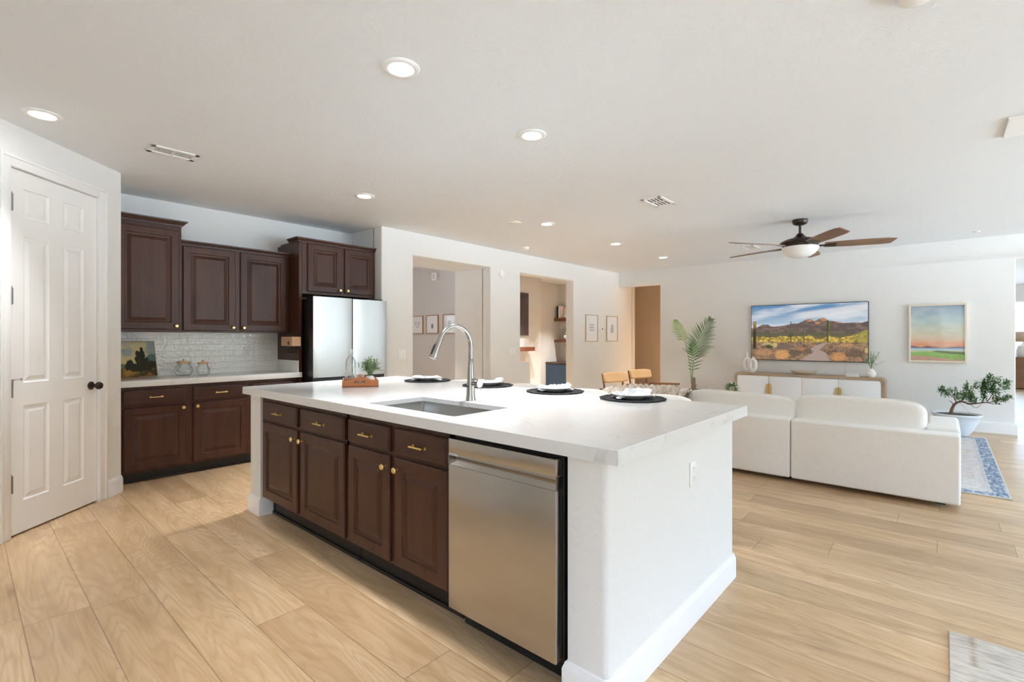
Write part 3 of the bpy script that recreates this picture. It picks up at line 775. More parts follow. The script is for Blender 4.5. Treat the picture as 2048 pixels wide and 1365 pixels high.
rows = [[b.bm.verts.new((x, y, z)) for x, y in P] for P, z in ((o0, 0.921), (o1, 0.921), (o2, 0.735), (o3, 0.715))]
for A, B in zip(rows, rows[1:]):
    for k in range(len(A)): b.bm.faces.new((A[k], A[(k + 1) % len(A)], B[(k + 1) % len(A)], B[k]))
b.bm.faces.new(rows[-1]); b.build('basin', SINKST, sk, smooth=50)
MB().lathe([(0.043, 0.0), (0.043, 0.003), (0.036, 0.004), (0.03, 0.001), (0, 0.001)], (-2.126, 1.80, 0.715), 24).build('drain', CHROME, sk)

# faucet
fx, fy = -2.138, 2.046
fc = thing('faucet', 'tall brushed nickel gooseneck pull-down faucet behind the sink', 'faucet', (fx, fy, 0.947))
MB().lathe([(0, 0), (0.031, 0), (0.0305, 0.004), (0.027, 0.03), (0.0225, 0.10), (0.0175, 0.20), (0.0150, 0.25), (0.0135, 0.252)], (fx, fy, 0.947), 28).build('body', NICKEL, fc)
P = [(fx, fy, 1.197 + 0.01 * k) for k in range(0, 9)]
cr, cyy, czz = 0.124, fy - 0.124, 1.270
P = [(fx, fy, z) for z in (1.19, 1.21, 1.23, 1.25)]
for k in range(0, 17):
    a = R(0 + 158 * k / 16); P.append((fx, cyy + cr * math.cos(a), czz + cr * math.sin(a)))
MB().tube(P, 0.0132, 16).build('spout', NICKEL, fc)
pe = Vector(P[-1]); dr = (Vector(P[-1]) - Vector(P[-2])).normalized()
MB().lathe([(0.0135, 0), (0.0142, 0.002), (0.0142, 0.006), (0.0155, 0.03), (0.0195, 0.085), (0.0215, 0.112), (0.0205, 0.118), (0.016, 0.119), (0, 0.117)], pe, 24, dr).build('spray_head', NICKEL, fc)
nb = Vector((0, -1, 0)); nb = (nb - dr * nb.dot(dr)).normalized()
q = pe + dr * 0.072 + nb * 0.0185
MB().cushion((0, 0, 0), (0.008, 0.005, 0.036), 3.0, 6).build('spray_button', BLACK, fc, local=True).location = q - Vector((fx, fy, 0.947))
bpy.data.objects['spray_button'].rotation_euler = Vector((0, 0, 1)).rotation_difference(dr).to_euler()
MB().cyl((fx + 0.012, fy - 0.0, 1.05), (fx + 0.048, fy - 0.004, 1.051), 0.0135, n=18).lathe([(0.013, 0), (0.014, 0.006), (0.020, 0.030), (0.0235, 0.038), (0.0225, 0.041), (0, 0.041)], (fx + 0.046, fy - 0.004, 1.051), 22, (1, -0.1, 0.03)).build('handle_valve', NICKEL, fc)
MB().tube([(fx + 0.012, fy, 1.074), (fx + 0.045, fy - 0.002, 1.076), (fx + 0.072, fy - 0.003, 1.077)], 0.006, 10).build('lever', NICKEL, fc)
MB().cyl((fx, fy - 0.018, 1.035), (fx, fy - 0.0275, 1.035), 0.005, n=10).build('screw', BLACK, fc)

# ================================================================== ON THE ISLAND
rng = random.Random(7)
MATS = [((-3.405, 2.735), 'nearest the refrigerator'), ((-2.700, 2.770), 'beside the faucet handle'),
        ((-2.040, 2.765), 'second from the dishwasher end'), ((-1.440, 2.755), 'nearest the dishwasher end')]
def fill_mat():
    mb = MB(); 
    mb.lathe([(0, 0), (0.178, 0), (0.186, 0.0015), (0.190, 0.004), (0.187, 0.0065), (0.178, 0.007), (0.170, 0.0045), (0, 0.004)], (0, 0, 0), 56)
    return mb
def braid():
    mb = MB(); n = 46
    for k in range(n):
        a = 2 * PI * k / n
        r = 0.187 + 0.003 * ((k * 7) % 3 - 1)
        mb.cushion((r * math.cos(a), r * math.sin(a), 0.006), (0.011, 0.016, 0.005), 2.5, 2, rot=Matrix.Rotation(a + 0.5, 3, 'Z'))
    return mb
pm = thing('placemat', 'round black woven placemat, ' + MATS[0][1], 'placemat', (0, 0, 0), group='placemats on the island')
fill_mat().build('mat', BLKFAB, pm, local=True); braid().build('braided_rim', BLKFAB, pm, local=True)
pl = thing('plate', 'white plate', 'plate', (0, 0, 0), group='plates on the island')
MB().lathe([(0, 0.002), (0.062, 0.0), (0.066, 0.002), (0.085, 0.012), (0.122, 0.026), (0.125, 0.028), (0.121, 0.029), (0.086, 0.016), (0.064, 0.007), (0, 0.006)], (0, 0, 0), 48).build('dish', CERAM, pl, local=True)
def napkin(seed, lx, ly, h, lift):
    mb = MB()
    def fn(u, v):
        x = (u - 0.5) * 2 * lx
        gather = 0.42 + 0.58 * min(1, abs(u - 0.5 + 0.04) * 3.0) ** 1.2
        y = (v - 0.5) * 2 * ly * gather
        p = Vector((u * 4 + seed, v * 3.0, seed * 1.7))
        rid = 1 - abs(mnoise.noise(Vector((u * 2.4 + seed, v * 9, 0.3 * seed)))) * 2.2
        z = 0.008 + h * (1 - (2 * v - 1) ** 2) * (0.45 + 0.55 * max(0, rid)) * (0.75 + 0.45 * mnoise.noise(p)) + lift * max(0, u - 0.72) * 2.4
        z -= 0.016 * max(0, abs(2 * u - 1) - 0.8) * 4
        wv = 0.012 * math.sin(v * 19 + seed + u * 5)
        return (x + wv * (abs(u - 0.5) > 0.3), y + 0.010 * mnoise.noise(Vector((u * 9, v * 5 + seed, 2))), max(z, 0.004))
    mb.grid(fn, 44, 30)
    return mb
NAPS = [(1.3, 0.128, 0.060, 0.040, 0.0, 40), (4.1, 0.118, 0.055, 0.036, 0.05, 44), (7.7, 0.115, 0.060, 0.048, 0.02, 48), (9.2, 0.112, 0.062, 0.055, 0.02, 52)]
for k, ((x, y), lab) in enumerate(MATS):
    m_ = pm if k == 0 else dup(pm, (0, 0, 0), label='round black woven placemat, ' + lab)
    m_.location = (x, y, 0.9472); m_.rotation_euler.z = k * 1.1
    p_ = pl if k == 0 else dup(pl, (0, 0, 0))
    p_['label'] = 'white plate on the placemat ' + lab
    p_.location = (x - 0.002, y - 0.005, 0.9528)
    s, lx, ly, h, li, az = NAPS[k]
    n_ = napkin(s, lx, ly, h, li).build('napkin', LINEN, smooth=80)
    sm = n_.modifiers.new('thick', 'SOLIDIFY'); sm.thickness = 0.0025
    n_.location = (x, y - 0.006, 0.9565); n_.rotation_euler.z = R(az)
    tag(n_, 'crumpled white linen napkin on the plate ' + lab, 'napkin', 'napkins on the island')

# wooden tray group
TA = math.atan2(2.139 - 1.927, -3.293 + 3.418)
TL = (-3.418 + 0.0, 1.927 + 0.0, 0.9472)
TM = Matrix.Translation(TL) @ Matrix.Rotation(TA, 4, 'Z')
tr = thing('serving_tray', 'small orange-brown wooden tray with arched handle ends on the island', 'tray', TL, TA)
TW, TD = 0.268, 0.30
MB().box(0, TW, 0, TD, 0, 0.009).build('bottom', TRAYW, tr, local=True, smooth=0)
MB().box(0.0, 0.011, 0.011, TD - 0.011, 0.009, 0.05).build('side', TRAYW, tr, local=True, smooth=0)
MB().box(TW - 0.011, TW, 0.011, TD - 0.011, 0.009, 0.05).build('side', TRAYW, tr, local=True, smooth=0)
def tray_end(y0):
    outer = [(0, 0.0), (TW, 0.0), (TW, 0.052)]
    for k in range(0, 17):
        s = k / 16; x = TW - 0.045 - s * (TW - 0.09); outer.append((x, 0.052 + 0.026 * math.sin(PI * s) ** 1.3 if 0 < k < 16 else 0.052))
    outer += [(0, 0.052)]
    hole = [(TW / 2 + dx, 0.040 + dz) for dx, dz in rrect(-0.045, 0.045, -0.0105, 0.0105, 0.0104, 5)]
    b = bmesh.new()
    def loop(P, y): 
        v = [b.verts.new((x, y, z)) for x, z in P]; return v, [b.edges.new((v[k], v[(k + 1) % len(v)])) for k in range(len(v))]
    L = []
    for y in (y0, y0 + 0.011):
        a, e1 = loop(outer, y); c, e2 = loop(hole, y); bmesh.ops.triangle_fill(b, edges=e1 + e2, use_beauty=True); L.append((a, c))
    for j in (0, 1):
        A, B = L[0][j], L[1][j]
        for k in range(len(A)): b.faces.new((A[k], A[(k + 1) % len(A)], B[(k + 1) % len(A)], B[k]))
    bmesh.ops.recalc_face_normals(b, faces=b.faces[:]); m = MB(); m._merge(b); return m
tray_end(0).build('handle_end', TRAYW, tr, local=True, smooth=20); tray_end(TD - 0.011).build('handle_end', TRAYW, tr, local=True, smooth=20)
def onT(x, y, z=0.0095): return TM @ Vector((x, y, z))
# swing-top bottle
bp = onT(0.062, 0.075)
bt = thing('glass_bottle', 'clear ribbed swing-top glass bottle standing in the wooden tray', 'bottle', bp)
def ribbed(prof, n, ribs, amp, z0, z1):
    mb = MB(); t_ = []
    for r, z in prof:
        row = []
        for k in range(n):
            a = 2 * PI * k / n; rr = r - (amp * (0.5 + 0.5 * math.cos(ribs * a)) if z0 < z < z1 else 0)
            row.append(mb.bm.verts.new((rr * math.cos(a), rr * math.sin(a), z)))
        t_.append(row)
    for A, B in zip(t_, t_[1:]):
        for k in range(n): mb.bm.faces.new((A[k], A[(k + 1) % n], B[(k + 1) % n], B[k]))
    mb.bm.faces.new(t_[0][::-1])
    return mb
ribbed([(0.034, 0), (0.038, 0.004), (0.038, 0.008), (0.038, 0.03), (0.038, 0.12), (0.038, 0.14), (0.038, 0.175), (0.034, 0.196), (0.024, 0.214), (0.015, 0.228), (0.0125, 0.24), (0.0125, 0.262), (0.015, 0.264), (0.015, 0.272), (0.0125, 0.274)], 60, 15, 0.002, 0.01, 0.13).build('bottle_body', JARG, bt, local=True)
MB().lathe([(0, 0.272), (0.012, 0.272), (0.012, 0.280), (0.008, 0.285), (0, 0.286)], (0, 0, 0), 16).build('stopper', CERAM, bt, local=True)
MB().tube([(0.0155, 0, 0.244), (0.018, 0.003, 0.262), (0.0165, 0, 0.282), (0, 0, 0.287), (-0.0165, 0, 0.282), (-0.018, 0.003, 0.262), (-0.0155, 0, 0.244), (0, 0.016, 0.240), (0.0155, 0, 0.244)], 0.0013, 6).build('wire_bail', CHROME, bt, local=True)
def tumbler(loc, label):
    t = MB(); t_ = ribbed([(0.028, 0), (0.030, 0.004), (0.031, 0.02), (0.034, 0.085), (0.0345, 0.09)], 48, 16, 0.0022, 0.003, 0.07).build('tumbler', JARG)
    t_.location = loc; tag(t_, label, 'glass', 'tumblers in the tray')
tumbler(onT(0.128, 0.045), 'clear fluted tumbler in the tray, in front of the leafy plant')
tumbler(onT(0.050, 0.165), 'clear fluted tumbler in the tray, behind the swing-top bottle')
# leafy plant in white egg-shaped pot
def leaf_quad(mb, p, d, L, w, up, fold=0.15):
    d = d.normalized(); s = d.cross(up)
    if s.length < 1e-3: s = d.orthogonal()
    s.normalize(); nrm = s.cross(d)
    a = p + d * L * 0.45 + s * w * 0.5 + nrm * fold * w; b_ = p + d * L * 0.45 - s * w * 0.5 + nrm * fold * w
    v = [mb.bm.verts.new(q_) for q_ in (p, a, p + d * L, b_, p + d * L * 0.45)]
    mb.bm.faces.new((v[0], v[4], v[1])); mb.bm.faces.new((v[4], v[2], v[1])); mb.bm.faces.new((v[0], v[3], v[4])); mb.bm.faces.new((v[3], v[2], v[4]))
pp = onT(0.206, 0.085)
pt = thing('potted_plant', 'small leafy green plant in white rounded pot in the wooden tray', 'plant', pp)
MB().lathe([(0, 0), (0.024, 0), (0.034, 0.012), (0.039, 0.03), (0.037, 0.05), (0.028, 0.066), (0.024, 0.070), (0.022, 0.066), (0, 0.062)], (0, 0, 0), 28).build('pot', CERAM, pt, local=True)
lv, st = MB(), MB(); rg = random.Random(3)
for k in range(56):
    a = rg.uniform(0, 2 * PI); el = rg.uniform(-0.25, 1.45); L = rg.uniform(0.075, 0.13)
    d = Vector((math.cos(a) * math.cos(el), math.sin(a) * math.cos(el), math.sin(el)))
    base = Vector((0, 0, 0.064)); mid = base + Vector((d.x * L * 0.40, d.y * L * 0.40, L * 0.5)); tip = base + Vector((d.x * L * 0.85, d.y * L * 0.85, 0.045 + L * 0.75 * (d.z + 0.15)))
    st.tube([base, mid, tip], 0.0011, 5)
    for j in range(9):
        s = 0.35 + 0.65 * j / 8
        p = base.lerp(mid, s * 2) if s < 0.5 else mid.lerp(tip, s * 2 - 1)
        dd = (tip - base).normalized() * 0.6 + Vector((rg.uniform(-1, 1), rg.uniform(-1, 1), rg.uniform(-0.4, 0.8))) * 0.8
        leaf_quad(lv, p, dd, rg.uniform(0.020, 0.032), rg.uniform(0.009, 0.013), Vector((0, 0, 1)))
lv.build('leaves', LEAFG, pt, local=True, smooth=0); st.build('stems', STEMG, pt, local=True)

# stools behind the island: low barrel backs just showing over the worktop
def stool(x, y, label):
    t = thing('bar_stool', label, 'stool', (x, y, 0), group='bar stools at the island')
    def back(u, v):
        a = R(-8 + 196 * u); r = 0.215 + 0.02 * v; top = 0.893 + 0.022 * math.sin(PI * u) ** 0.8
        return (r * math.cos(a), r * math.sin(a), 0.66 + v * (top - 0.66))
    o = MB().grid(back, 30, 6).build('backrest', SOFAF, t, local=True)
    m = o.modifiers.new('thick', 'SOLIDIFY'); m.thickness = 0.045; m.offset = 0; bv = o.modifiers.new('round', 'BEVEL'); bv.width = 0.014; bv.segments = 3
    MB().cushion((0, 0, 0.655), (0.20, 0.19, 0.045), 5, 8).build('seat', SOFAF, t, local=True)
    for sx, sy in ((1, 1), (-1, 1), (-1, -1), (1, -1)):
        MB().cyl((sx * 0.17, sy * 0.165, 0), (sx * 0.14, sy * 0.135, 0.62), 0.012, 0.016, 10).build('leg', WALNUTZ, t, local=True)
    f = MB()
    for a, b in (((1, 1), (-1, 1)), ((-1, 1), (-1, -1)), ((-1, -1), (1, -1)), ((1, -1), (1, 1))):
        f.cyl((a[0] * 0.16, a[1] * 0.155, 0.22), (b[0] * 0.16, b[1] * 0.155, 0.22), 0.009, n=8)
    f.build('footrest', WALNUTZ, t, local=True)
stool(-3.43, 3.14, 'white barrel-back stool tucked behind the placemat nearest the refrigerator')
stool(-2.76, 3.16, 'white barrel-back stool behind the placemat beside the faucet handle')
stool(-2.13, 3.14, 'white barrel-back stool behind the second placemat from the dishwasher end')
stool(-1.50, 3.16, 'white barrel-back stool behind the placemat nearest the dishwasher end')

# ================================================================== ON THE WALL COUNTER
def jar(loc, r, h, label):
    t = thing('glass_jar', label, 'jar', loc, group='jars on the wall counter')
    MB().lathe([(0, 0), (r * 0.55, 0), (r * 0.72, 0.006), (r, h * 0.38), (r * 0.97, h * 0.55), (r * 0.72, h * 0.86), (r * 0.64, h * 0.93), (r * 0.66, h)], (0, 0, 0), 36).build('jar_body', JARG, t, local=True)
    MB().lathe([(0, h), (r * 0.70, h), (r * 0.72, h + 0.005), (r * 0.72, h + 0.016), (r * 0.69, h + 0.02), (0, h + 0.02)], (0, 0, 0), 32).lathe([(0.009, h + 0.02), (0.008, h + 0.028), (0.012, h + 0.034), (0.009, h + 0.041), (0, h + 0.042)], (0, 0, 0), 16).build('lid', PINE, t, local=True)
jar((-5.845, 1.535, 0.9385), 0.086, 0.128, 'larger round glass jar with wooden lid, next to the landscape painting')
jar((-5.735, 1.677, 0.9385), 0.065, 0.117, 'smaller round glass jar with wooden lid')

# ------------------------------------------------------------------ painted pictures (per-vertex colour on a fine grid)
def vnoise(x, y, seed):
    xi = np.floor(x).astype(int); yi = np.floor(y).astype(int); fx_ = x - xi; fy_ = y - yi
    fx_ = fx_ * fx_ * (3 - 2 * fx_); fy_ = fy_ * fy_ * (3 - 2 * fy_)
    def h(a, b):
        n = (a * 374761393 + b * 668265263 + seed * 1442695041) & 0x7fffffff
        n = ((n ^ (n >> 13)) * 1274126177) & 0x7fffffff
        return ((n ^ (n >> 16)) & 0xffff) / 65535.0
    return (h(xi, yi) * (1 - fx_) + h(xi + 1, yi) * fx_) * (1 - fy_) + (h(xi, yi + 1) * (1 - fx_) + h(xi + 1, yi + 1) * fx_) * fy_
def fbm(x, y, seed=1, o=4):
    s = 0; a = 0.5; tot = 0
    for k in range(o): s = s + a * vnoise(x * 2 ** k, y * 2 ** k, seed + k * 17); tot += a; a *= 0.5
    return s / tot
def lin(c): 
    c = np.array(c, float) / 255.0
    return np.where(c <= 0.04045, c / 12.92, ((c + 0.055) / 1.055) ** 2.4)
def sstep(a, b, x): t_ = np.clip((x - a) / (b - a), 0, 1); return t_ * t_ * (3 - 2 * t_)
class Canvas:
    def __init__(s, nx, nz):
        s.u, s.v = np.meshgrid(np.linspace(0, 1, nx), np.linspace(0, 1, nz)); s.c = np.ones((nz, nx, 3))
    def lay(s, m, col):
        m = np.clip(m, 0, 1)[..., None]; s.c = s.c * (1 - m) + np.asarray(col) * m
    def poly(s, pts, edge=0.004):
        """height line v(u) -> mask below it"""
        xs, ys = zip(*pts); return lambda off=0.0: sstep(edge, -edge, s.v - np.interp(s.u, xs, ys) - off)
def picture(name, cv, W, H, mat, parent, y=0.0):
    nz, nx, _ = cv.c.shape
    me = bpy.data.meshes.new(name)
    co = np.zeros((nz, nx, 3)); co[..., 0] = cv.u * W; co[..., 2] = cv.v * H; co[..., 1] = y
    idx = np.arange(nz * nx).reshape(nz, nx)
    f = np.stack([idx[:-1, :-1], idx[:-1, 1:], idx[1:, 1:], idx[1:, :-1]], -1).reshape(-1, 4)
    me.from_pydata(co.reshape(-1, 3).tolist(), [], f.tolist())
    a = me.color_attributes.new('Col', 'FLOAT_COLOR', 'POINT')
    rgba = np.ones((nz * nx, 4), np.float32); rgba[:, :3] = cv.c.reshape(-1, 3)
    a.data.foreach_set('color', rgba.ravel())
    me.materials.append(mat)
    o = bpy.data.objects.new(name, me); COL.objects.link(o)
    if parent: o.parent = parent
    return o
PRINT = vcol_mat('print_paper', 0, 0.6)
PRINTG = vcol_mat('glazed_print', 0, 0.45, 1.0)
OILP = vcol_mat('oil_paint', 0, 0.45, 0.15)
SCREEN = vcol_mat('screen_picture', 0.46, 0.25)

# leaning landscape painting, turned across the corner
PA = math.atan2(1.338 - 0.952, -5.956 + 5.682)
pn = thing('landscape_painting', 'small oil painting of dark trees leaning in the counter corner', 'painting', (-5.682, 0.952, 0.9412), PA)
lean = Matrix.Rotation(R(-7), 4, 'X')
PW, PH = 0.474, 0.353
c = Canvas(150, 110); u, v = c.u, c.v
c.lay(np.ones_like(u), lin((150, 165, 165)))
cl = fbm(u * 3 + 2, v * 4, 5)
c.lay(sstep(0.38, 0.62, cl + 0.12 * np.sin(u * 5)), lin((206, 190, 140)))
c.lay(sstep(0.55, 0.3, v) * 0.7 * sstep(0.7, 0.2, u), lin((226, 206, 150)))
c.lay(sstep(0.8, 1.0, v) * (1 - u) * 0.8, lin((120, 145, 165)))
hill = np.interp(u, [0, .2, .35, .6, .78, .9, 1], [.38, .42, .36, .42, .58, .66, .62]) + 0.03 * (fbm(u * 9, v * 0, 8) - .5)
c.lay(sstep(0.01, -0.02, v - hill), lin((92, 118, 118)))
gr = np.interp(u, [0, .2, .4, .7, 1], [.30, .32, .27, .33, .36])
g = fbm(u * 10, v * 12, 9)
c.lay(sstep(0.02, -0.02, v - gr), lin((70, 62, 30)))
c.lay(sstep(0.02, -0.02, v - gr) * sstep(.45, .65, g), lin((150, 118, 52)))
c.lay(sstep(.16, .02, np.abs(v - (.13 + .25 * (u - .2)))) * sstep(.1, .3, u) * sstep(.75, .5, u) * 0.8, lin((188, 140, 66)))
for (x, y, rx, ry, s) in ((.36, .36, .075, .15, 3), (.42, .30, .09, .12, 4), (.30, .32, .06, .10, 9), (.60, .42, .10, .17, 5), (.66, .62, .075, .17, 6), (.56, .66, .05, .08, 16), (.72, .38, .12, .16, 7), (.55, .50, .07, .1, 8), (.05, .30, .06, .10, 11), (.86, .34, .14, .12, 12), (.67, .78, .04, .05, 14), (.62, .25, .25, .10, 13)):
    d = ((u - x) / rx) ** 2 + ((v - y) / ry) ** 2
    n_ = fbm(u * 26, v * 22, s * 7)
    m = sstep(1.15, 0.75, d + (n_ - .5) * 1.5)
    c.lay(m, lin((36, 38, 24))); c.lay(m * sstep(.58, .75, fbm(u * 30, v * 30, s)) * .6, lin((92, 76, 38)))
c.lay(sstep(.10, .0, v) * sstep(.4, .6, g), lin((120, 70, 40)))
mb = MB().box(0.002, PW - 0.002, 0.002, 0.016, 0.002, PH - 0.002); mb.build('canvas', FRAMEM, pn, local=True, smooth=0, xf=lean)
mb = MB(); e = 0.006
for a in ((0, PW, 0, e), (0, PW, PH - e, PH), (0, e, 0, PH), (PW - e, PW, 0, PH)): mb.box(a[0], a[1], -0.002, 0.018, a[2], a[3])
mb.build('frame', FRAMEM, pn, local=True, smooth=0, xf=lean)
picture('painted_face', c, PW, PH, OILP, pn, 0.0).matrix_local = lean

# pine crate with hooks on the end panel
ck = thing('hanging_crate', 'small pale pine crate hung on the dark end panel above the counter', 'crate', (-5.56, 2.55, 1.235))
cb = MB(); X0, X1, Y0, Y1, Z0, Z1 = -5.70, -5.425, 2.458, 2.5545, 1.235, 1.339; T = 0.009
cb.box(X0, X1, Y0, Y0 + T, Z0, Z1).box(X0, X1, Y1 - T, Y1, Z0, Z1).box(X0, X0 + T, Y0 + T, Y1 - T, Z0, Z1).box(X1 - T, X1, Y0 + T, Y1 - T, Z0, Z1).box(X0 + T, X1 - T, Y0 + T, Y1 - T, Z0, Z0 + T)
cb.build('box', PINE, ck, smooth=0)
em = MB()
for k in range(9):
    a = 2 * PI * k / 9; em.cushion((-5.515 + 0.017 * math.cos(a), Y0 - 0.0008, 1.268 + 0.017 * math.sin(a)), (0.0065, 0.0009, 0.010), 2.2, 2, rot=Matrix.Rotation(-a + PI / 2, 3, 'Y'))
for dx, dz in ((-0.036, 0.0), (0, 0)): em.cushion((-5.515 + dx, Y0 - 0.0008, 1.266 + dz), (0.005, 0.0009, 0.008), 2.5, 2)
em.build('emblem', simple('brown_ink', (0.16, 0.055, 0.035), 0.7), ck)
hr = thing('hook_rail', 'row of small dark coat hooks under the pine crate', 'hooks', (-5.56, 2.554, 1.2))
MB().box(-5.755, -5.43, 2.549, 2.5548, 1.196, 1.226, 0.002).build('rail', BRONZE, hr)
for k in range(5):
    x = -5.74 + 0.072 * k
    MB().tube([(x, 2.549, 1.215), (x, 2.542, 1.19), (x, 2.537, 1.165), (x, 2.527, 1.152), (x, 2.514, 1.156), (x, 2.508, 1.172)], [.004, .004, .004, .004, .004, .0055], 8).build('hook', BRONZE, hr)

# ================================================================== CEILING FITTINGS
def downlight(x, y, label, power=1.0, spread=78):
    t = thing('recessed_light', label, 'light', (x, y, CZ), group='recessed ceiling lights')
    MB().lathe([(0.098, 0.0), (0.098, -0.004), (0.092, -0.008), (0.070, -0.010), (0.064, -0.007), (0.061, -0.001)], (0, 0, 0), 40).build('trim_ring', WHITEP, t, local=True)
    MB().lathe([(0, -0.0035), (0.0625, -0.0035)], (0, 0, 0), 32).build('lens', DLENS, t, local=True)
    L = bpy.data.lights.new('lamp', 'AREA'); L.shape = 'DISK'; L.size = 0.12; L.energy = DOWN_W * power; L.color = DOWN_C
    L.spread = R(spread)
    o = bpy.data.objects.new('lamp', L); COL.objects.link(o); o.parent = t; o.location = (0, 0, -0.012)
    return t
for x, y, l in ((-2.133, 1.538, 'round recessed ceiling light above the sink side of the island'), (-4.278, 0.355, 'round recessed ceiling light nearest the pantry door'),
                (-2.151, 2.648, 'round recessed ceiling light above the placemats'), (-4.322, 2.679, 'round recessed ceiling light in front of the refrigerator'),
                (-3.689, 4.826, 'recessed ceiling light out from the gallery opening, first of the row along the long wall'), (-3.693, 6.532, 'recessed ceiling light out from the den opening, middle of the row along the long wall'),
                (-3.685, 8.171, 'recessed ceiling light nearest the TV wall, last of the row along the long wall'),
                
                (-2.1, -0.4, 'added unseen fill light over the kitchen floor behind the camera'), (0.9, 1.5, 'added unseen fill light over the dining side'), (-0.2, -0.5, 'added unseen fill light above the camera')):  # this last row is out of view, added as fill
    downlight(x, y, l, *((0.4, 56) if x == -4.278 else (2.2,) if x == -4.322 else (0.4,) if y < 0 else (1.0,)))
downlight(-7.0, 4.4, 'added unseen fill light inside the gallery', 2.5); downlight(-6.4, 8.0, 'added unseen fill light inside the den', 5.0); downlight(-6.6, 9.9, 'added unseen fill light in front of the den niche', 3.0); downlight(-3.55, 10.75, 'added unseen fill light in the brown hallway', 9.0)  # unseen lamps added to brighten gallery, den and hallway
DUCT = simple('duct_grey', (0.07, 0.07, 0.07), 0.9)
def vent(x0, x1, y0, y1, label, rows, along, pitch=0.018, bar=0.0038):
    t = thing('ceiling_vent', label, 'vent', ((x0 + x1) / 2, (y0 + y1) / 2, CZ), group='ceiling vents')
    cx, cy = (x0 + x1) / 2, (y0 + y1) / 2; hx, hy = (x1 - x0) / 2, (y1 - y0) / 2; F = 0.032
    m = MB().box(-hx, hx, -hy, -hy + F, -0.008, 0, 0.002).box(-hx, hx, hy - F, hy, -0.008, 0, 0.002).box(-hx, -hx + F, -hy, hy, -0.008, 0, 0.002).box(hx - F, hx, -hy, hy, -0.008, 0, 0.002)
    if rows == 2:
        if along == 'y': m.box(-hx, hx, -0.008, 0.008, -0.007, 0)
        else: m.box(-0.008, 0.008, -hy, hy, -0.007, 0)
    m.build('frame', WHITEP, t, local=True, smooth=0)
    MB().box(-hx + F, hx - F, -hy + F, hy - F, -0.0015, -0.0005).build('duct', DUCT, t, local=True, smooth=0)
    s = MB(); px_, py_ = hx - F, hy - F
    if along == 'y':
        n = max(4, int(2 * px_ / pitch))
        for k in range(n + 1): x = -px_ + 2 * px_ * k / n; s.box(x - bar, x + bar, -py_, py_, -0.003, -0.0016)
    else:
        n = max(4, int(2 * py_ / pitch))
        for k in range(n + 1): y = -py_ + 2 * py_ * k / n; s.box(-px_, px_, y - bar, y + bar, -0.003, -0.0016)
    s.build('louvres', WHITEP, t, local=True, smooth=0)
vent(-4.50, -4.325, 0.935, 1.245, 'white ceiling vent between the pantry door and the upper cabinets', 2, 'y')
vent(-2.325, -2.11, 4.618, 4.983, 'square white ceiling vent between the island and the fan', 2, 'y', 0.045, 0.010)
vent(-2.35, -2.16, 7.95, 8.36, 'white ceiling vent beyond the fan blades', 1, 'x')
def ctag(mb, name, mat, label, cat, loc): o = mb.build(name, mat); o.location = loc; return tag(o, label, cat)
ctag(MB().lathe([(0, -0.03), (0.055, -0.03), (0.068, -0.022), (0.07, 0)], (0, 0, 0), 32), 'smoke_detector', WHITEP, 'round white smoke detector at the top edge of the picture', 'smoke detector', (-0.078, 2.60, CZ))
ctag(MB().box(-0.06, 0.06, -0.06, 0.06, -0.006, 0, 0.002), 'ceiling_plate', WHITEP, 'small square white ceiling plate near the first light of the row', 'ceiling plate', (-3.93, 4.50, CZ))
ctag(MB().lathe([(0, -0.04), (0.045, -0.04), (0.062, -0.026), (0.066, 0)], (0, 0, 0), 28), 'smoke_detector', WHITEP, 'white dome smoke detector near the corner of the long wall', 'smoke detector', (-4.90, 5.86, CZ))
ctag(MB().lathe([(0, -0.008), (0.05, -0.008), (0.055, 0)], (0, 0, 0), 24), 'ceiling_plate', WHITEP, 'tiny round white ceiling disc near the hallway header', 'ceiling plate', (-3.99, 8.98, CZ))
ctag(MB().lathe([(0, -0.010), (0.03, -0.010), (0.04, 0)], (0, 0, 0), 20), 'ceiling_plate', WHITEP, 'tiny ceiling disc above the sunset painting', 'ceiling plate', (0.33, 8.94, CZ))

o = MB().box(-0.25, 0.25, -0.20, 0.20, -0.016, 0, 0.004).build('access_panel', WHITEP, smooth=0); o.location = (0.56, 4.66, CZ); tag(o, 'flat white ceiling panel cut by the picture edge', 'ceiling panel')

# ceiling fan
fan = thing('ceiling_fan', 'ceiling fan with five weathered wood blades and opal bowl light', 'fan', (-1.29, 6.67, CZ))
MB().lathe([(0, 0), (0.080, 0), (0.082, -0.03), (0.070, -0.052), (0.04, -0.066), (0, -0.068)], (0, 0, 0), 32).build('canopy', BRONZE, fan, local=True)
MB().cyl((0, 0, -0.06), (0, 0, -0.19), 0.014, n=16).build('downrod', BRONZE, fan, local=True)
MB().lathe([(0, -0.165), (0.028, -0.165), (0.05, -0.195), (0.075, -0.215), (0.10, -0.222), (0.15, -0.235), (0.205, -0.262), (0.218, -0.278), (0.205, -0.290), (0.19, -0.30), (0.19, -0.330), (0, -0.330)], (0, 0, 0), 40).build('motor_housing', BRONZE, fan, local=True)
MB().lathe([(0.197, -0.330), (0.196, -0.340), (0.188, -0.365), (0.16, -0.405), (0.11, -0.438), (0.055, -0.455), (0, -0.46)], (0, 0, 0), 40).build('light_bowl', LAMPW, fan, local=True)
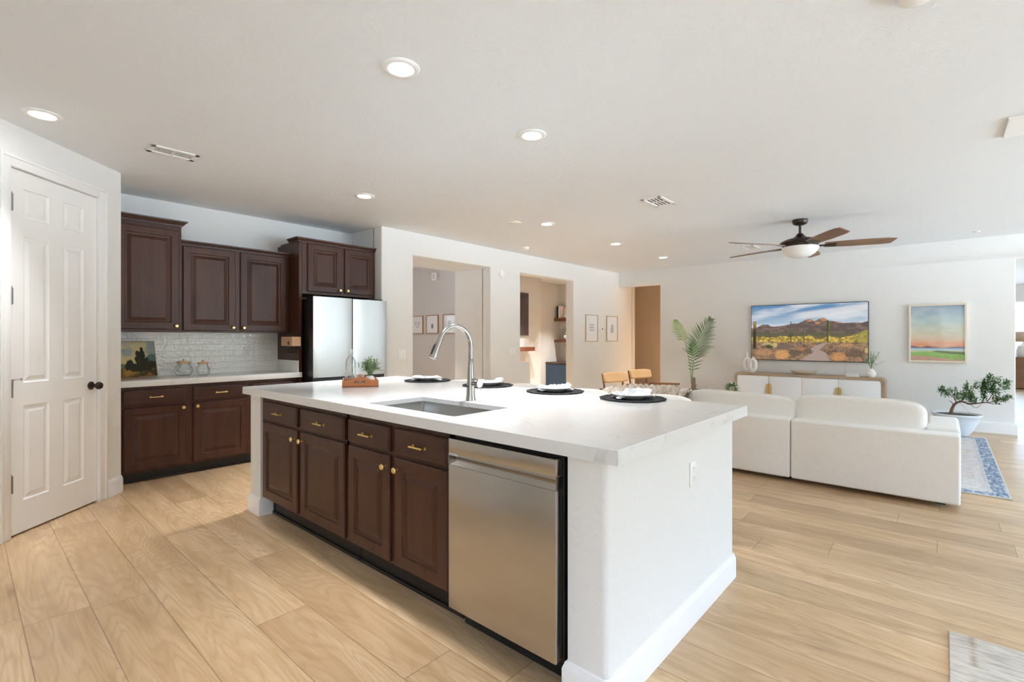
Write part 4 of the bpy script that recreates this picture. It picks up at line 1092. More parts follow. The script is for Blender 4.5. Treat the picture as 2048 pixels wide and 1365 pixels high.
for k in range(5):
    a = R(18 + 72 * k)
    rot = Matrix.Rotation(a, 3, 'Z') @ Matrix.Rotation(R(-15), 3, 'X')
    xf = Matrix.Translation((0, 0, -0.316)) @ rot.to_4x4()
    pts = []
    for s, w in ((0.25, 0.058), (0.37, 0.068), (0.55, 0.076), (0.73, 0.078), (0.85, 0.074), (0.935, 0.052)): pts.append((s, -w))
    top = [(0.90, 0.064)] + [(s, w) for s, w in ((0.82, 0.076), (0.73, 0.078), (0.55, 0.076), (0.37, 0.068), (0.25, 0.058))]
    MB().prism([(x, y, -0.004) for x, y in pts + top], (0, 0, 0.008)).build('blade', BLADEW, fan, local=True, smooth=0, xf=xf)
    MB().box(0.17, 0.30, -0.018, 0.018, -0.012, -0.004, 0.002).box(0.27, 0.37, -0.045, 0.045, -0.008, -0.0042, 0.002).build('blade_bracket', BRONZE, fan, local=True, smooth=0, xf=xf)

# ================================================================== TV WALL
tv = thing('television', 'large wide flat television showing a desert with saguaros, on the far wall', 'television', (-1.75, yt - 0.03, 0.93))
TX0, TX1, TZ0, TZ1 = -2.612, -0.888, 0.934, 1.906
MB().box(TX0, TX1, yt - 0.048, yt - 0.004, TZ0, TZ1, 0.003).build('housing', BLACK, tv)
c = Canvas(420, 230); u, v = c.u, c.v
def L_(*k): return lin(k)
c.lay(np.ones_like(u), L_(72, 138, 190))
c.lay(sstep(1.0, .6, v) * 0.8, L_(176, 203, 222))
c.lay(sstep(.0, .5, u) * sstep(.85, .6, v) * .6, L_(205, 218, 228))
cu = (u * 1.0 + v * 1.6); cv_ = (v * 7.5 - u * 2.6)
cl = fbm(cu * 2.0, cv_ * 1.0, 3, 5)
c.lay(sstep(.42, .80, cl + .22 * (u - .5)) * .85, L_(228, 232, 236))
c.lay(sstep(.12, .0, u) * sstep(.8, 1, v) * .5, L_(58, 120, 175))
c.lay(sstep(.09, .03, np.abs(v - .82 - .22 * (u - .55))) * sstep(.3, .5, u) * .75, L_(238, 238, 238))
xs = [0, .05, .11, .16, .19, .22, .30, .37, .39, .43, .49, .525, .55, .574, .61, .64, .66, .686, .75, .78, .815, .86, .89, .95, 1.0]
zs = [.58, .60, .655, .645, .615, .61, .625, .655, .66, .66, .715, .738, .73, .695, .73, .755, .745, .705, .685, .675, .655, .66, .665, .655, .68]
ridge = np.interp(u, xs, zs) + .008 * (fbm(u * 40, u * 0, 4) - .5)
mm = sstep(.003, -.003, v - ridge)
tex = fbm(u * 22 + v * 9, v * 30, 6, 5)
c.lay(mm, L_(112, 92, 84)); c.lay(mm * sstep(.4, .65, tex) * .7, L_(138, 112, 98)); c.lay(mm * sstep(.55, .35, tex) * .5, L_(82, 70, 70))
for (x, z, rx, rz) in ((.535, .715, .035, .03), (.65, .725, .03, .035), (.60, .665, .025, .028), (.79, .665, .05, .012), (.19, .62, .02, .012)):
    c.lay(mm * sstep(1, .4, ((u - x) / rx) ** 2 + ((v - z) / rz) ** 2 + (tex - .5) * 1.6) * .9, L_(206, 138, 82))
c.lay(sstep(.53, .47, v) * mm * .8, L_(92, 92, 58))
gz = .44 + .02 * (fbm(u * 30, u * 0, 12) - .5)
bush = .36 + .11 * fbm(u * 13, u * 0 + 3, 14) + .10 * sstep(.8, 1, u)
bm_ = sstep(.006, -.006, v - bush) * sstep(.27, .33, v)
bt_ = fbm(u * 60, v * 50, 15)
c.lay(sstep(0, -.01, v - gz), L_(110, 96, 50))
c.lay(bm_, L_(196, 158, 38)); c.lay(bm_ * sstep(.5, .68, bt_), L_(236, 200, 60)); c.lay(bm_ * sstep(.5, .3, bt_), L_(120, 108, 36)); c.lay(bm_ * sstep(.83, .95, u) * .6, L_(130, 138, 46))
gm = sstep(.335, .315, v + .02 * (fbm(u * 20, u * 0, 16) - .5))
gt = fbm(u * 28, v * 34, 18, 5); g2 = fbm(u * 90, v * 60, 19, 3)
c.lay(gm, L_(140, 112, 86)); c.lay(gm * sstep(.5, .7, gt) * .9, L_(178, 130, 84)); c.lay(gm * sstep(.5, .3, gt) * .9, L_(96, 76, 64)); c.lay(gm * sstep(.5, .75, g2) * .5, L_(206, 160, 106)); c.lay(gm * sstep(.45, .25, g2) * .5, L_(72, 58, 46))
pc = np.interp(v, [0, .12, .2, .27, .32], [.585, .60, .575, .62, .67]); pw = np.interp(v, [0, .12, .2, .27, .32], [.125, .075, .045, .035, .012])
c.lay(sstep(1.15, .8, np.abs(u - pc) / pw) * sstep(.33, .30, v), lin((176, 152, 140)) * 1.0)
for (x, z, rx, rz, col) in ((.29, .10, .075, .10, (226, 160, 84)), (.77, .08, .065, .085, (214, 146, 80)), (.12, .13, .10, .07, (192, 138, 92)), (.83, .28, .06, .035, (206, 148, 92)), (.455, .20, .02, .035, (196, 112, 50)), (.40, .13, .06, .07, (112, 92, 74)), (.52, .16, .045, .05, (120, 96, 76)), (.90, .14, .08, .07, (120, 92, 72)), (.30, .24, .10, .06, (124, 104, 88)), (.15, .28, .05, .05, (204, 180, 110)), (.22, .27, .03, .05, (214, 188, 104)), (.16, .24, .05, .04, (74, 74, 50)), (.99, .19, .015, .05, (232, 190, 110))):
    d = ((u - x) / rx) ** 2 + ((v - z) / rz) ** 2
    n_ = fbm(u * 110, v * 70, int(x * 900)); m = sstep(1.1, .5, d + (n_ - .5) * 1.4)
    c.lay(m, lin(col)); c.lay(m * sstep(.5, .3, n_) * .6, lin(col) * .4)
def cactus(x, z0, z1, w, arms=(), dark=(64, 66, 36), lite=(168, 158, 74), head=None):
    def col(xc, za, zb, ww):
        m = sstep(ww, ww * .7, np.abs(u - xc)) * sstep(za - .004, za + .004, v) * sstep(zb + .006, zb - .006, v + ((u - xc) / ww) ** 2 * .012)
        c.lay(m, lin(dark)); c.lay(m * sstep(-.2, .9, (u - xc) / ww) * .8, lin(lite))
        return m
    m = col(x, z0, z1, w)
    if head: c.lay(m * sstep(z0 + (z1 - z0) * .6, z1, v) * .9, lin(head))
    for dx, za, zb in arms:
        col(x + dx, za, zb, w * .62)
        xm = x + dx / 2; mm_ = sstep(abs(dx) / 2 + .002, abs(dx) / 2, np.abs(u - xm)) * sstep(.012, .008, np.abs(v - za - .002)); c.lay(mm_, lin(dark))
cactus(.030, .20, .712, .0175, head=(196, 140, 40), dark=(44, 36, 22), lite=(92, 66, 30))
cactus(.370, .335, .70, .0055, ((-.013, .44, .58), (.014, .43, .60), (.020, .47, .56)))
cactus(.685, .33, .70, .008, ((-.012, .55, .64), (.014, .53, .66), (.006, .58, .70)))
cactus(.175, .38, .56, .005, ((.006, .42, .48),)); cactus(.485, .35, .53, .006)
_g = c.c.mean(-1, keepdims=True); c.c = _g + (c.c - _g) * 0.86
o = picture('screen', c, TX1 - TX0 - 0.016, TZ1 - TZ0 - 0.020, SCREEN, tv); o.location = (TX0 + 0.008 + 1.75, -0.0185 - 0.0005, TZ0 + 0.011 - 0.93)

art = thing('sunset_painting', 'framed sunset landscape print in cream frame, beside the television', 'painting', (-0.398, yt - 0.002, 0.968))
AW, AH = 0.646, 0.858
mb = MB(); e = 0.024
for a in ((0, AW, 0, e), (0, AW, AH - e, AH), (0, e, e, AH - e), (AW - e, AW, e, AH - e)): mb.box(a[0], a[1], -0.042, 0.0, a[2], a[3], 0.002)
mb.build('frame', CREAMF, art, local=True, smooth=0)
c = Canvas(150, 200); u, v = c.u, c.v
st_ = [(0, (120, 150, 90)), (.25, (200, 160, 130)), (.30, (228, 138, 96)), (.36, (222, 176, 142)), (.46, (208, 196, 168)), (.58, (196, 200, 180)), (.72, (168, 192, 192)), (.86, (148, 172, 186)), (1.0, (138, 156, 180))]
for k in range(3): c.c[..., k] = np.interp(v, [s[0] for s in st_], [lin(s[1])[k] for s in st_])
n_ = fbm(u * 5, v * 14, 40); c.lay(sstep(.5, .7, n_) * .18, L_(225, 220, 205)); c.lay(sstep(.5, .3, n_) * .12, L_(120, 140, 160))
mt = np.interp(u, [0, .08, .2, .32, .42, .55, .66, .76, .88, 1], [.262, .258, .238, .266, .248, .236, .236, .25, .256, .252]); 
c.lay(sstep(.02, .0, np.abs(v - mt - .008)) * .7, L_(235, 112, 60))
c.lay(sstep(.003, -.003, v - mt), L_(84, 78, 112)); c.lay(sstep(.004, -.004, v - .230), L_(150, 178, 204)); c.lay(sstep(.004, -.004, v - .206), L_(186, 214, 228)); c.lay(sstep(.005, -.005, v - .190 + .01 * (u - .5)), L_(186, 200, 160))
c.lay(sstep(.006, -.006, v - np.interp(u, [0, .35, .5, .8, 1], [.16, .16, .185, .17, .165])) * sstep(.3, .5, u), L_(96, 112, 76))
gg = fbm(u * 12, v * 30, 44)
c.lay(sstep(.006, -.006, v - np.interp(u, [0, .3, .5, .75, 1], [.15, .17, .15, .125, .115])), L_(136, 186, 92)); c.lay(sstep(.12, .1, v) * sstep(.45, .65, gg) * .9, L_(108, 168, 62))
c.lay(sstep(.006, -.006, v - np.interp(u, [0, .2, .35, .6, .8, 1], [.085, .085, .075, .05, .02, .02]) - .02 * (gg - .5)), L_(196, 140, 128)); c.lay(sstep(.09, .06, v) * sstep(.5, .7, gg) * .8, L_(150, 150, 96))
c.c = c.c ** 0.82
o = picture('print', c, AW - 2 * e, AH - 2 * e, PRINTG, art); o.location = (e, -0.024, e)
MB().box(e, AW - e, -0.020, -0.001, e, AH - e).build('backing', PAPER, art, local=True, smooth=0)
outlet('outlet', 'white outlet low on the TV wall between palm and console', atM((-3.365, yt - 0.0005, 0.325), R(180)))

# media console
CY0, CY1 = 9.115, 9.50
cn = thing('media_console', 'long oak console with white doors and brass pulls under the television', 'console', (-1.72, 9.3, 0))
CX0, CX1, CH = -2.785, -0.655, 0.722
def shell():
    P = [(CX0, 0.12)]; r = 0.07
    for cx, a0, a1 in ((CX0 + r, 180, 90), (CX1 - r, 90, 0)):
        for k in range(9): a = R(a0 + (a1 - a0) * k / 8); P.append((cx + r * math.cos(a), CH - r + r * math.sin(a)))
    P.append((CX1, 0.12)); t_ = 0.042; r2 = r - t_ + 0.012
    P.append((CX1 - t_, 0.12))
    for cx, a0, a1 in ((CX1 - t_ - r2, 0, 90), (CX0 + t_ + r2, 90, 180)):
        for k in range(9): a = R(a0 + (a1 - a0) * k / 8); P.append((cx + r2 * math.cos(a), CH - t_ - r2 + r2 * math.sin(a)))
    P.append((CX0 + t_, 0.12)); return P
MB().prism([(x, CY0, z) for x, z in shell()], (0, CY1 - CY0, 0)).build('shell', OAKX, cn, smooth=30)
MB().box(CX0 + 0.04, CX1 - 0.04, CY0 + 0.02, CY1 - 0.003, 0.12, CH - 0.04).build('carcass', MATTEW, cn, smooth=0)
xs_ = [CX0 + 0.045, -2.232, -1.742, -1.238, CX1 - 0.045]
for k in range(4):
    d = MB().box(xs_[k] + 0.0025, xs_[k + 1] - 0.0025, CY0 + 0.004, CY0 + 0.0195, 0.15, CH - 0.045, 0.002).build('door', MATTEW, cn)
    hx = xs_[k + 1] - 0.021 if k % 2 == 0 else xs_[k] + 0.021
    s = -1 if k % 2 == 0 else 1
    pts = [(hx - s * 0.018, CY0 - 0.006, z) for z in (0.31, 0.545)]
    pr_ = [(hx - s * 0.0185, 0.30), (hx - s * 0.0185, 0.552)] + [(hx - s * 0.0185 + s * 0.037 * math.sin(R(a)), 0.515 + 0.037 * math.cos(R(a))) for a in (15, 30, 50, 70, 90)] + [(hx + s * 0.0185, 0.34), (hx + s * 0.006, 0.305)]
    MB().prism([(x, CY0 - 0.012, z) for x, z in pr_], (0, 0.0158, 0)).build('handle', BRASS, d, smooth=0)
for x in (CX0 + 0.15, CX1 - 0.15):
    for y in (CY0 + 0.05, CY1 - 0.05): MB().box(x - 0.03, x + 0.03, y - 0.02, y + 0.02, 0, 0.12).build('leg', OAKX, cn, smooth=0)
# things on the console
v1 = thing('ring_vase', 'taller white arched ceramic vase with narrow neck on the console', 'vase', (-2.625, 9.33, CH), group='white ceramic ring vases')
P = []; 
for k in range(25):
    a = R(-90 + 360 * k / 24); P.append((0.052 * math.cos(a), 0, 0.115 + 0.088 * math.sin(a)))
def ringtube(cx, cz, rx, rz, tr_, ty, n=40, m=14):
    mb = MB()
    def fn(u, v):
        a = 2 * PI * u; b = 2 * PI * v
        return (cx + (rx + tr_ * math.cos(b)) * math.cos(a), ty * math.sin(b), cz + (rz + tr_ * math.cos(b)) * math.sin(a))
    return mb.grid(fn, n, m + 1, closed_u=True)
m = ringtube(-0.002, 0.135, 0.046, 0.100, 0.030, 0.038)
m.lathe([(0.026, 0.225), (0.024, 0.25), (0.017, 0.285), (0.0145, 0.315), (0.019, 0.345), (0.016, 0.346), (0.012, 0.33)], (-0.002, 0, 0), 20, sy=1.0).box(-0.05, 0.045, -0.03, 0.03, 0, 0.018, 0.008)
m.build('vase_body', MATTEW, v1, local=True)
v2 = thing('ring_vase', 'shorter white oval ring vase on the console', 'vase', (-2.506, 9.225, CH), group='white ceramic ring vases')
m = ringtube(0, 0.134, 0.044, 0.096, 0.029, 0.036); m.lathe([(0.016, 0.245), (0.012, 0.262), (0.013, 0.275), (0.009, 0.274)], (0, 0, 0), 16).box(-0.035, 0.035, -0.026, 0.026, 0, 0.014, 0.006)
m.build('vase_body', MATTEW, v2, local=True)
def bowlfn(u, v):
    a = 2 * PI * u; w = 1.0 + 0.06 * math.cos(4 * a) 
    prof = [(0.0, 0.004), (0.55, 0.003), (0.80, 0.020), (1.0, 0.058), (0.985, 0.062), (0.93, 0.058), (0.74, 0.026), (0.5, 0.016), (0.0, 0.015)]
    t_ = v * (len(prof) - 1); i = min(int(t_), len(prof) - 2); f = t_ - i
    r = prof[i][0] * (1 - f) + prof[i + 1][0] * f; z = prof[i][1] * (1 - f) + prof[i + 1][1] * f
    return (0.185 * r * w * math.copysign(abs(math.cos(a)) ** 0.8, math.cos(a)), 0.10 * r * math.copysign(abs(math.sin(a)) ** 0.8, math.sin(a)), z)
o = MB().grid(bowlfn, 48, 25, closed_u=True).build('dough_bowl', simple('bleached_wood', (0.66, 0.57, 0.46), 0.65, var=0.15, vscale=20), smooth=60); o.location = (-1.745, 9.30, CH); tag(o, 'shallow bleached wood dough bowl on the console', 'bowl')
bk = thing('book', 'white closed book lying on the console', 'book', (-1.065, 9.28, CH))
MB().box(-0.085, 0.085, -0.06, 0.06, 0.0, 0.003).box(-0.085, 0.085, -0.06, 0.06, 0.045, 0.048).box(-0.085, -0.081, -0.06, 0.06, 0, 0.048).build('cover', WHITEP, bk, local=True, smooth=0)
MB().box(-0.080, 0.081, -0.057, 0.057, 0.003, 0.045).build('pages', PAPER, bk, local=True, smooth=0)
vs2 = thing('potted_plant', 'olive sprigs in a round white vase on the console', 'plant', (-0.838, 9.29, CH))
MB().lathe([(0, 0), (0.04, 0), (0.062, 0.022), (0.070, 0.055), (0.062, 0.088), (0.042, 0.112), (0.026, 0.124), (0.024, 0.132), (0.021, 0.128), (0, 0.11)], (0, 0, 0), 32).build('vase', CERAM, vs2, local=True)
lv, st = MB(), MB(); rg = random.Random(12)
for k in range(15):
    a = rg.uniform(0, 2 * PI); sp = rg.uniform(0.25, 1.0); H_ = rg.uniform(0.12, 0.27) * (1.15 - 0.3 * sp)
    tip = Vector((0.165 * sp * math.cos(a), 0.12 * sp * math.sin(a), 0.125 + H_)); b0 = Vector((0, 0, 0.115)); mid = Vector((tip.x * 0.35, tip.y * 0.35, 0.125 + H_ * 0.6))
    st.tube([b0, mid, tip], 0.0016, 5)
    for j in range(11):
        s = 0.3 + 0.7 * j / 10; p = b0.lerp(mid, s * 2) if s < .5 else mid.lerp(tip, s * 2 - 1)
        leaf_quad(lv, p, (tip - mid).normalized() + Vector((rg.uniform(-1, 1), rg.uniform(-1, 1), rg.uniform(-.6, .6))) * 0.9, rg.uniform(0.03, 0.05), rg.uniform(0.009, 0.013), Vector((0, 0, 1)))
lv.build('leaves', LEAFG, vs2, local=True, smooth=0); st.build('stems', STEMG, vs2, local=True)

# ================================================================== LIVING ROOM
# sectional sofa seen from behind
sf = thing('sectional_sofa', 'cream fabric sectional sofa seen from behind, on the blue rug', 'sofa', (-1.2, 5.6, 0))
YB = 5.045
def upb(x0, x1, y0, y1, z0, z1, r=0.03): return MB().box(x0, x1, y0, y1, z0, z1, r, 4)
upb(-1.052, 0.096, YB, YB + 0.20, 0.04, 0.574, 0.018).build('back_panel', SOFAF, sf); upb(-2.20, -1.060, YB, YB + 0.20, 0.04, 0.578, 0.018).build('back_panel', SOFAF, sf)
upb(-3.22, -2.205, YB, YB + 0.20, 0.04, 0.578, 0.018).build('back_panel', SOFAF, sf)
upb(-0.116, 0.102, YB + 0.196, YB + 1.02, 0.04, 0.598, 0.03).build('arm', SOFAF, sf); upb(-3.44, -3.225, YB - 0.002, YB + 1.75, 0.045, 0.60, 0.04).build('arm', SOFAF, sf)
for x0, x1, y1 in ((-1.052, -0.118, 6.06), (-2.20, -1.060, 6.06), (-3.22, -2.205, 6.80)):
    upb(x0, x1, YB + 0.218, y1, 0.045, 0.27, 0.02).build('seat_base', SOFAF, sf)
    MB().cushion(((x0 + x1) / 2, (YB + 0.25 + y1) / 2, 0.36), ((x1 - x0) / 2 - 0.004, (y1 - YB - 0.24) / 2, 0.088), 9, 12).build('seat_cushion', SOFAF, sf)
def backc(cx, hx, zc, hz, seed, ry=0.0, yc=5.35):
    rot = Matrix.Rotation(R(-8), 3, 'X') @ Matrix.Rotation(ry, 3, 'Y')
    o = MB().cushion((cx, yc, zc), (hx, 0.125, hz), 5.5, 26, 0.006, seed, rot)
    def seam(u, v):
        a = 2 * PI * u; k = 5.5
        cx_, cz_ = math.cos(a), math.sin(a); s = (abs(cx_) ** k + abs(cz_) ** k) ** (1 / k)
        p = rot @ Vector((cx_ / s * (hx + 0.004), 0, cz_ / s * (hz + 0.004)))
        return p + Vector((cx, yc, zc))
    m = o.build('back_cushion', SOFAF, sf, smooth=80)
    MB().tube([seam(k / 72, 0) for k in range(73)], 0.006, 6).build('piping', SOFAF, m)
    return m
backc(-0.585, 0.475, 0.60, 0.188, 2); backc(-1.575, 0.535, 0.578, 0.182, 6, R(1.0)); backc(-2.66, 0.52, 0.56, 0.17, 9)
for x in (-3.3, -2.25, -1.1, -0.02):
    for y in (YB + 0.12, 5.95): MB().box(x - 0.03, x + 0.03, y - 0.03, y + 0.03, 0.0115, 0.046).build('foot', BLACK, sf, smooth=0)

# chunky ruffled throw over the far end of the sofa back
def throw_fn(u, v):
    x = -3.36 + 1.30 * u
    top = np.interp(u, [0, .12, .3, .5, .8, 1.0], [.57, .635, .72, .755, .758, .735])
    sag = 0.35 if u > 0.1 else 0.30
    path = [(4.985, top - 0.34), (4.99, top - 0.20), (5.03, top - 0.06), (5.14, top - 0.004), (5.30, top + 0.004), (5.46, top - 0.03), (5.55, top - 0.16), (5.585, top - 0.26)]
    t_ = v * (len(path) - 1); i = min(int(t_), len(path) - 2); f = t_ - i
    y = path[i][0] * (1 - f) + path[i + 1][0] * f; z = path[i][1] * (1 - f) + path[i + 1][1] * f
    ph = u * 88 + 2.2 * mnoise.noise(Vector((u * 9, v * 6, 0))) + 1.2 * math.sin(v * 17)
    r = math.sin(ph) * 0.016 + 0.010 * math.sin(v * 60 + u * 30) + 0.008 * mnoise.noise(Vector((u * 30, v * 30, 4)))
    ny, nz = ((-1, 0.15) if v < 0.3 else (0, 1) if v < 0.75 else (1, 0.2))
    return (x + 0.006 * math.cos(ph), y + ny * (r + 0.016), z + nz * (r + 0.012))
def fur_mat():
    m, nt, p = new_mat('ruffled_knit')
    co = objco(nt, (16, 5, 5))
    c_ = ramp(nt, noise_t(nt, co, 1.6, 4, 0.6, 0.6), [(0.3, (0.40, 0.29, 0.20)), (0.48, (0.66, 0.56, 0.46)), (0.66, (0.82, 0.78, 0.71))])
    nt.links.new(c_, p.inputs['Base Color']); p.inputs['Roughness'].default_value = 0.95
    bump(nt, p, noise_t(nt, objco(nt), 70, 3), 0.8, 0.008)
    return m
th = MB().grid(throw_fn, 260, 60).build('throw_blanket', fur_mat(), smooth=180)
tag(th, 'beige and cream ruffled throw draped over the sofa back', 'blanket')

# armchairs with tan leather backs
def armchair(loc, rz, label):
    t = thing('armchair', label, 'chair', loc, rz, group='tan leather armchairs')
    # faces local +x; back at x = 0
    def pad(u, v):
        s = (u - 0.5) * 2; z = 0.592 + 0.165 * v
        bow = 0.055 * (1 - s * s); rc = (abs(s) ** 6) * 0.03
        return (-bow - 0.02 * (v - 0.5) * 2 - 0.0, s * 0.275, 0.6745 + (z - 0.6745) * (1 - 0.22 * abs(s) ** 5))
    o = MB().grid(pad, 24, 8).build('back_pad', LEATH, t, local=True)
    m = o.modifiers.new('thick', 'SOLIDIFY'); m.thickness = 0.045; m.offset = 0; b_ = o.modifiers.new('round', 'BEVEL'); b_.width = 0.016; b_.segments = 3
    MB().cushion((0.29, 0, 0.36), (0.27, 0.265, 0.055), 6, 8).build('seat', LEATH, t, local=True)
    for s in (-1, 1):
        MB().tube([(-0.06, s * 0.21, 0), (-0.045, s * 0.215, 0.30), (-0.055, s * 0.22, 0.55), (-0.085, s * 0.235, 0.74)], [.014, .018, .017, .013], 10).build('leg', WALNUTZ, t, local=True)
        MB().tube([(0.55, s * 0.30, 0), (0.545, s * 0.30, 0.3), (0.53, s * 0.305, 0.49)], [.013, .017, .018], 10).build('leg', WALNUTZ, t, local=True)
        MB().prism([(-0.03, s * 0.30, 0.475), (0.18, s * 0.30, 0.478), (0.45, s * 0.30, 0.492), (0.57, s * 0.30, 0.50), (0.575, s * 0.30, 0.535), (0.45, s * 0.30, 0.528), (0.18, s * 0.30, 0.518), (-0.03, s * 0.30, 0.512)], (0, s * 0.055, 0), None, 0.007, 2).build('arm', WALNUT, t, local=True)
        MB().tube([(-0.045, s * 0.22, 0.34), (-0.03, s * 0.30, 0.495)], 0.014, 8).build('arm_strut', WALNUT, t, local=True)
    MB().box(-0.055, 0.55, -0.30, -0.275, 0.285, 0.32, 0.006).box(-0.055, 0.55, 0.275, 0.30, 0.285, 0.32, 0.006).box(-0.06, -0.025, -0.30, 0.30, 0.285, 0.325, 0.006).box(0.52, 0.55, -0.30, 0.30, 0.285, 0.32, 0.006).build('seat_frame', WALNUT, t, local=True)
armchair((-4.06, 7.20, 0), R(-14), 'tan leather armchair with wood frame, closer to the kitchen island')
armchair((-4.12, 8.20, 0), R(-14), 'tan leather armchair with wood arms, in front of the brown hallway')

# coffee table behind the sofa with a small flowering plant
ct = thing('coffee_table', 'low oak coffee table hidden behind the sofa', 'table', (-2.1, 7.3, 0))
MB().lathe([(0, 0.37), (0.42, 0.37), (0.43, 0.375), (0.43, 0.40), (0.42, 0.405), (0, 0.405)], (-2.1, 7.3, 0), 40).build('table_top', OAKX, ct)
MB().lathe([(0.24, 0.0115), (0.22, 0.2), (0.24, 0.37)], (-2.1, 7.3, 0), 32).build('base', OAKX, ct)
sp_ = thing('potted_plant', 'small green plant with white blooms in terracotta pot beyond the sofa', 'plant', (-2.262, 7.30, 0.4055))
MB().lathe([(0, 0), (0.05, 0), (0.066, 0.11), (0.072, 0.112), (0.072, 0.145), (0.064, 0.145), (0.062, 0.13), (0, 0.128)], (0, 0, 0), 24).build('pot', TERRA, sp_, local=True)
lv = MB(); rg = random.Random(5); fl = MB()
for k in range(260):
    a = rg.uniform(0, 2 * PI); el = rg.uniform(-0.35, 1.45); r = rg.uniform(0.06, 0.10)
    p = Vector((r * math.cos(a) * math.cos(el), r * math.sin(a) * math.cos(el), 0.178 + r * math.sin(el)))
    leaf_quad(lv, p, p - Vector((0, 0, 0.13)) + Vector((rg.uniform(-.1, .1), rg.uniform(-.1, .1), 0)), rg.uniform(0.02, 0.036), 0.016, Vector((0, 0, 1)))
for dx, dy, dz in ((0.01, -0.05, 0.275), (0.055, -0.03, 0.26), (0.07, -0.04, 0.23), (0.04, 0.02, 0.28), (-0.01, -0.02, 0.29)): fl.cushion((dx, dy, dz), (0.014, 0.014, 0.010), 2.2, 3, 0.004)
lv.build('leaves', LEAFD, sp_, local=True, smooth=0); fl.build('flowers', CERAM, sp_, local=True)

# rugs
def rug_mat(name, kind):
    m, nt, p = new_mat(name)
    tc = nt.nodes.new('ShaderNodeTexCoord'); s = N(nt, 'ShaderNodeSeparateXYZ', {0: tc.outputs['Object']})
    p.inputs['Roughness'].default_value = 0.95
    co = objco(nt, (1, 1, 1))
    if kind == 'blue':
        ax = M_(nt, 'SUBTRACT', 1.52, M_(nt, 'ABSOLUTE', s.outputs[0])); ay = M_(nt, 'SUBTRACT', 1.61, M_(nt, 'ABSOLUTE', s.outputs[1]))
        e_ = M_(nt, 'MINIMUM', ax, ay)
        n1 = noise_t(nt, objco(nt, (7, 26, 1)), 1.6, 3, 0.7); n2 = noise_t(nt, objco(nt, (24, 8, 1)), 1.4, 3, 0.7)
        field = ramp(nt, n1, [(0.36, (0.30, 0.36, 0.46)), (0.46, (0.62, 0.58, 0.54)), (0.56, (0.66, 0.62, 0.58)), (0.66, (0.42, 0.26, 0.18))])
        bord = ramp(nt, n2, [(0.38, (0.10, 0.155, 0.25)), (0.54, (0.28, 0.34, 0.42)), (0.64, (0.62, 0.61, 0.58))])
        b1 = M_(nt, 'LESS_THAN', e_, 0.145); b2 = M_(nt, 'LESS_THAN', e_, 0.014); b3 = M_(nt, 'MULTIPLY', M_(nt, 'GREATER_THAN', e_, 0.115), M_(nt, 'LESS_THAN', e_, 0.145))
        c_ = mixc(nt, b1, field, bord); c_ = mixc(nt, M_(nt, 'MULTIPLY', b3, 0.7), c_, (0.62, 0.58, 0.53)); c_ = mixc(nt, b2, c_, (0.55, 0.52, 0.46))
        bump(nt, p, n2, 0.4, 0.004)
    else:
        n1 = noise_t(nt, objco(nt, (3.0, 26, 1)), 3.0, 3, 0.65); n2 = noise_t(nt, objco(nt, (2, 9, 1)), 1.3, 3, 0.7)
        base = ramp(nt, n1, [(0.3, (0.36, 0.33, 0.28)), (0.5, (0.55, 0.51, 0.45)), (0.7, (0.66, 0.62, 0.56))])
        lx = M_(nt, 'SUBTRACT', 1.0, M_(nt, 'DIVIDE', M_(nt, 'ABSOLUTE', M_(nt, 'ADD', s.outputs[0], 0.475)), 0.018), clamp=True)
        sq = M_(nt, 'SUBTRACT', 1.0, M_(nt, 'DIVIDE', M_(nt, 'ABSOLUTE', M_(nt, 'SUBTRACT', M_(nt, 'FRACT', M_(nt, 'MULTIPLY', M_(nt, 'SUBTRACT', 0.89, s.outputs[1]), 4.5)), 0.5)), 0.07), clamp=True)
        f = M_(nt, 'MULTIPLY', M_(nt, 'MAXIMUM', lx, M_(nt, 'MULTIPLY', sq, 0.7)), ramp(nt, n2, [(0.38, (0, 0, 0)), (0.60, (1, 1, 1))]))
        c_ = mixc(nt, M_(nt, 'MULTIPLY', f, 0.8), base, (0.30, 0.19, 0.13))
        bump(nt, p, n1, 0.5, 0.004)
    nt.links.new(c_, p.inputs['Base Color']); return m
o = MB().box(-1.52, 1.52, -1.61, 1.61, 0, 0.011, 0.003).build('area_rug', rug_mat('blue_rug', 'blue'), smooth=0); o.location = (-1.10, 7.29, 0.0003)
tag(o, 'faded blue and cream patterned rug under the sofa', 'rug')
o = MB().box(-0.55, 0.55, -0.90, 0.90, 0, 0.010, 0.003).build('area_rug', rug_mat('cream_rug', 'cream'), smooth=0); o.location = (0.567, 2.045, 0.0003)
tag(o, 'cream woven rug with rust lines on the open floor past the island', 'rug')

# palm
pa = thing('potted_palm', 'tall palm with spreading fronds in a blue glazed pot beside the hallway', 'plant', (-3.42, 8.98, 0))
MB().lathe([(0, 0), (0.12, 0), (0.15, 0.03), (0.175, 0.2), (0.18, 0.33), (0.185, 0.372), (0.175, 0.378), (0.165, 0.36), (0.16, 0.335), (0, 0.33)], (0, 0, 0), 36).build('pot', BLUEPOT, pa, local=True)
MB().lathe([(0.158, 0.334), (0.08, 0.345), (0, 0.35)], (0, 0, 0), 24).build('soil', SOIL, pa, local=True)
tk = MB().tube([(-0.05, 0, 0.33), (-0.045, 0, 0.42), (-0.035, 0, 0.52), (-0.03, 0, 0.60)], [.045, .038, .03, .022], 12)
tk.tube([(-0.05, 0, 0.38), (-0.075, 0.01, 0.48), (-0.085, 0.01, 0.56)], [.02, .013, .003], 8).tube([(-0.03, -0.01, 0.38), (0.0, -0.02, 0.43), (0.022, -0.02, 0.475)], [.02, .012, .004], 8)
tk.build('trunk', BARKL, pa, local=True)
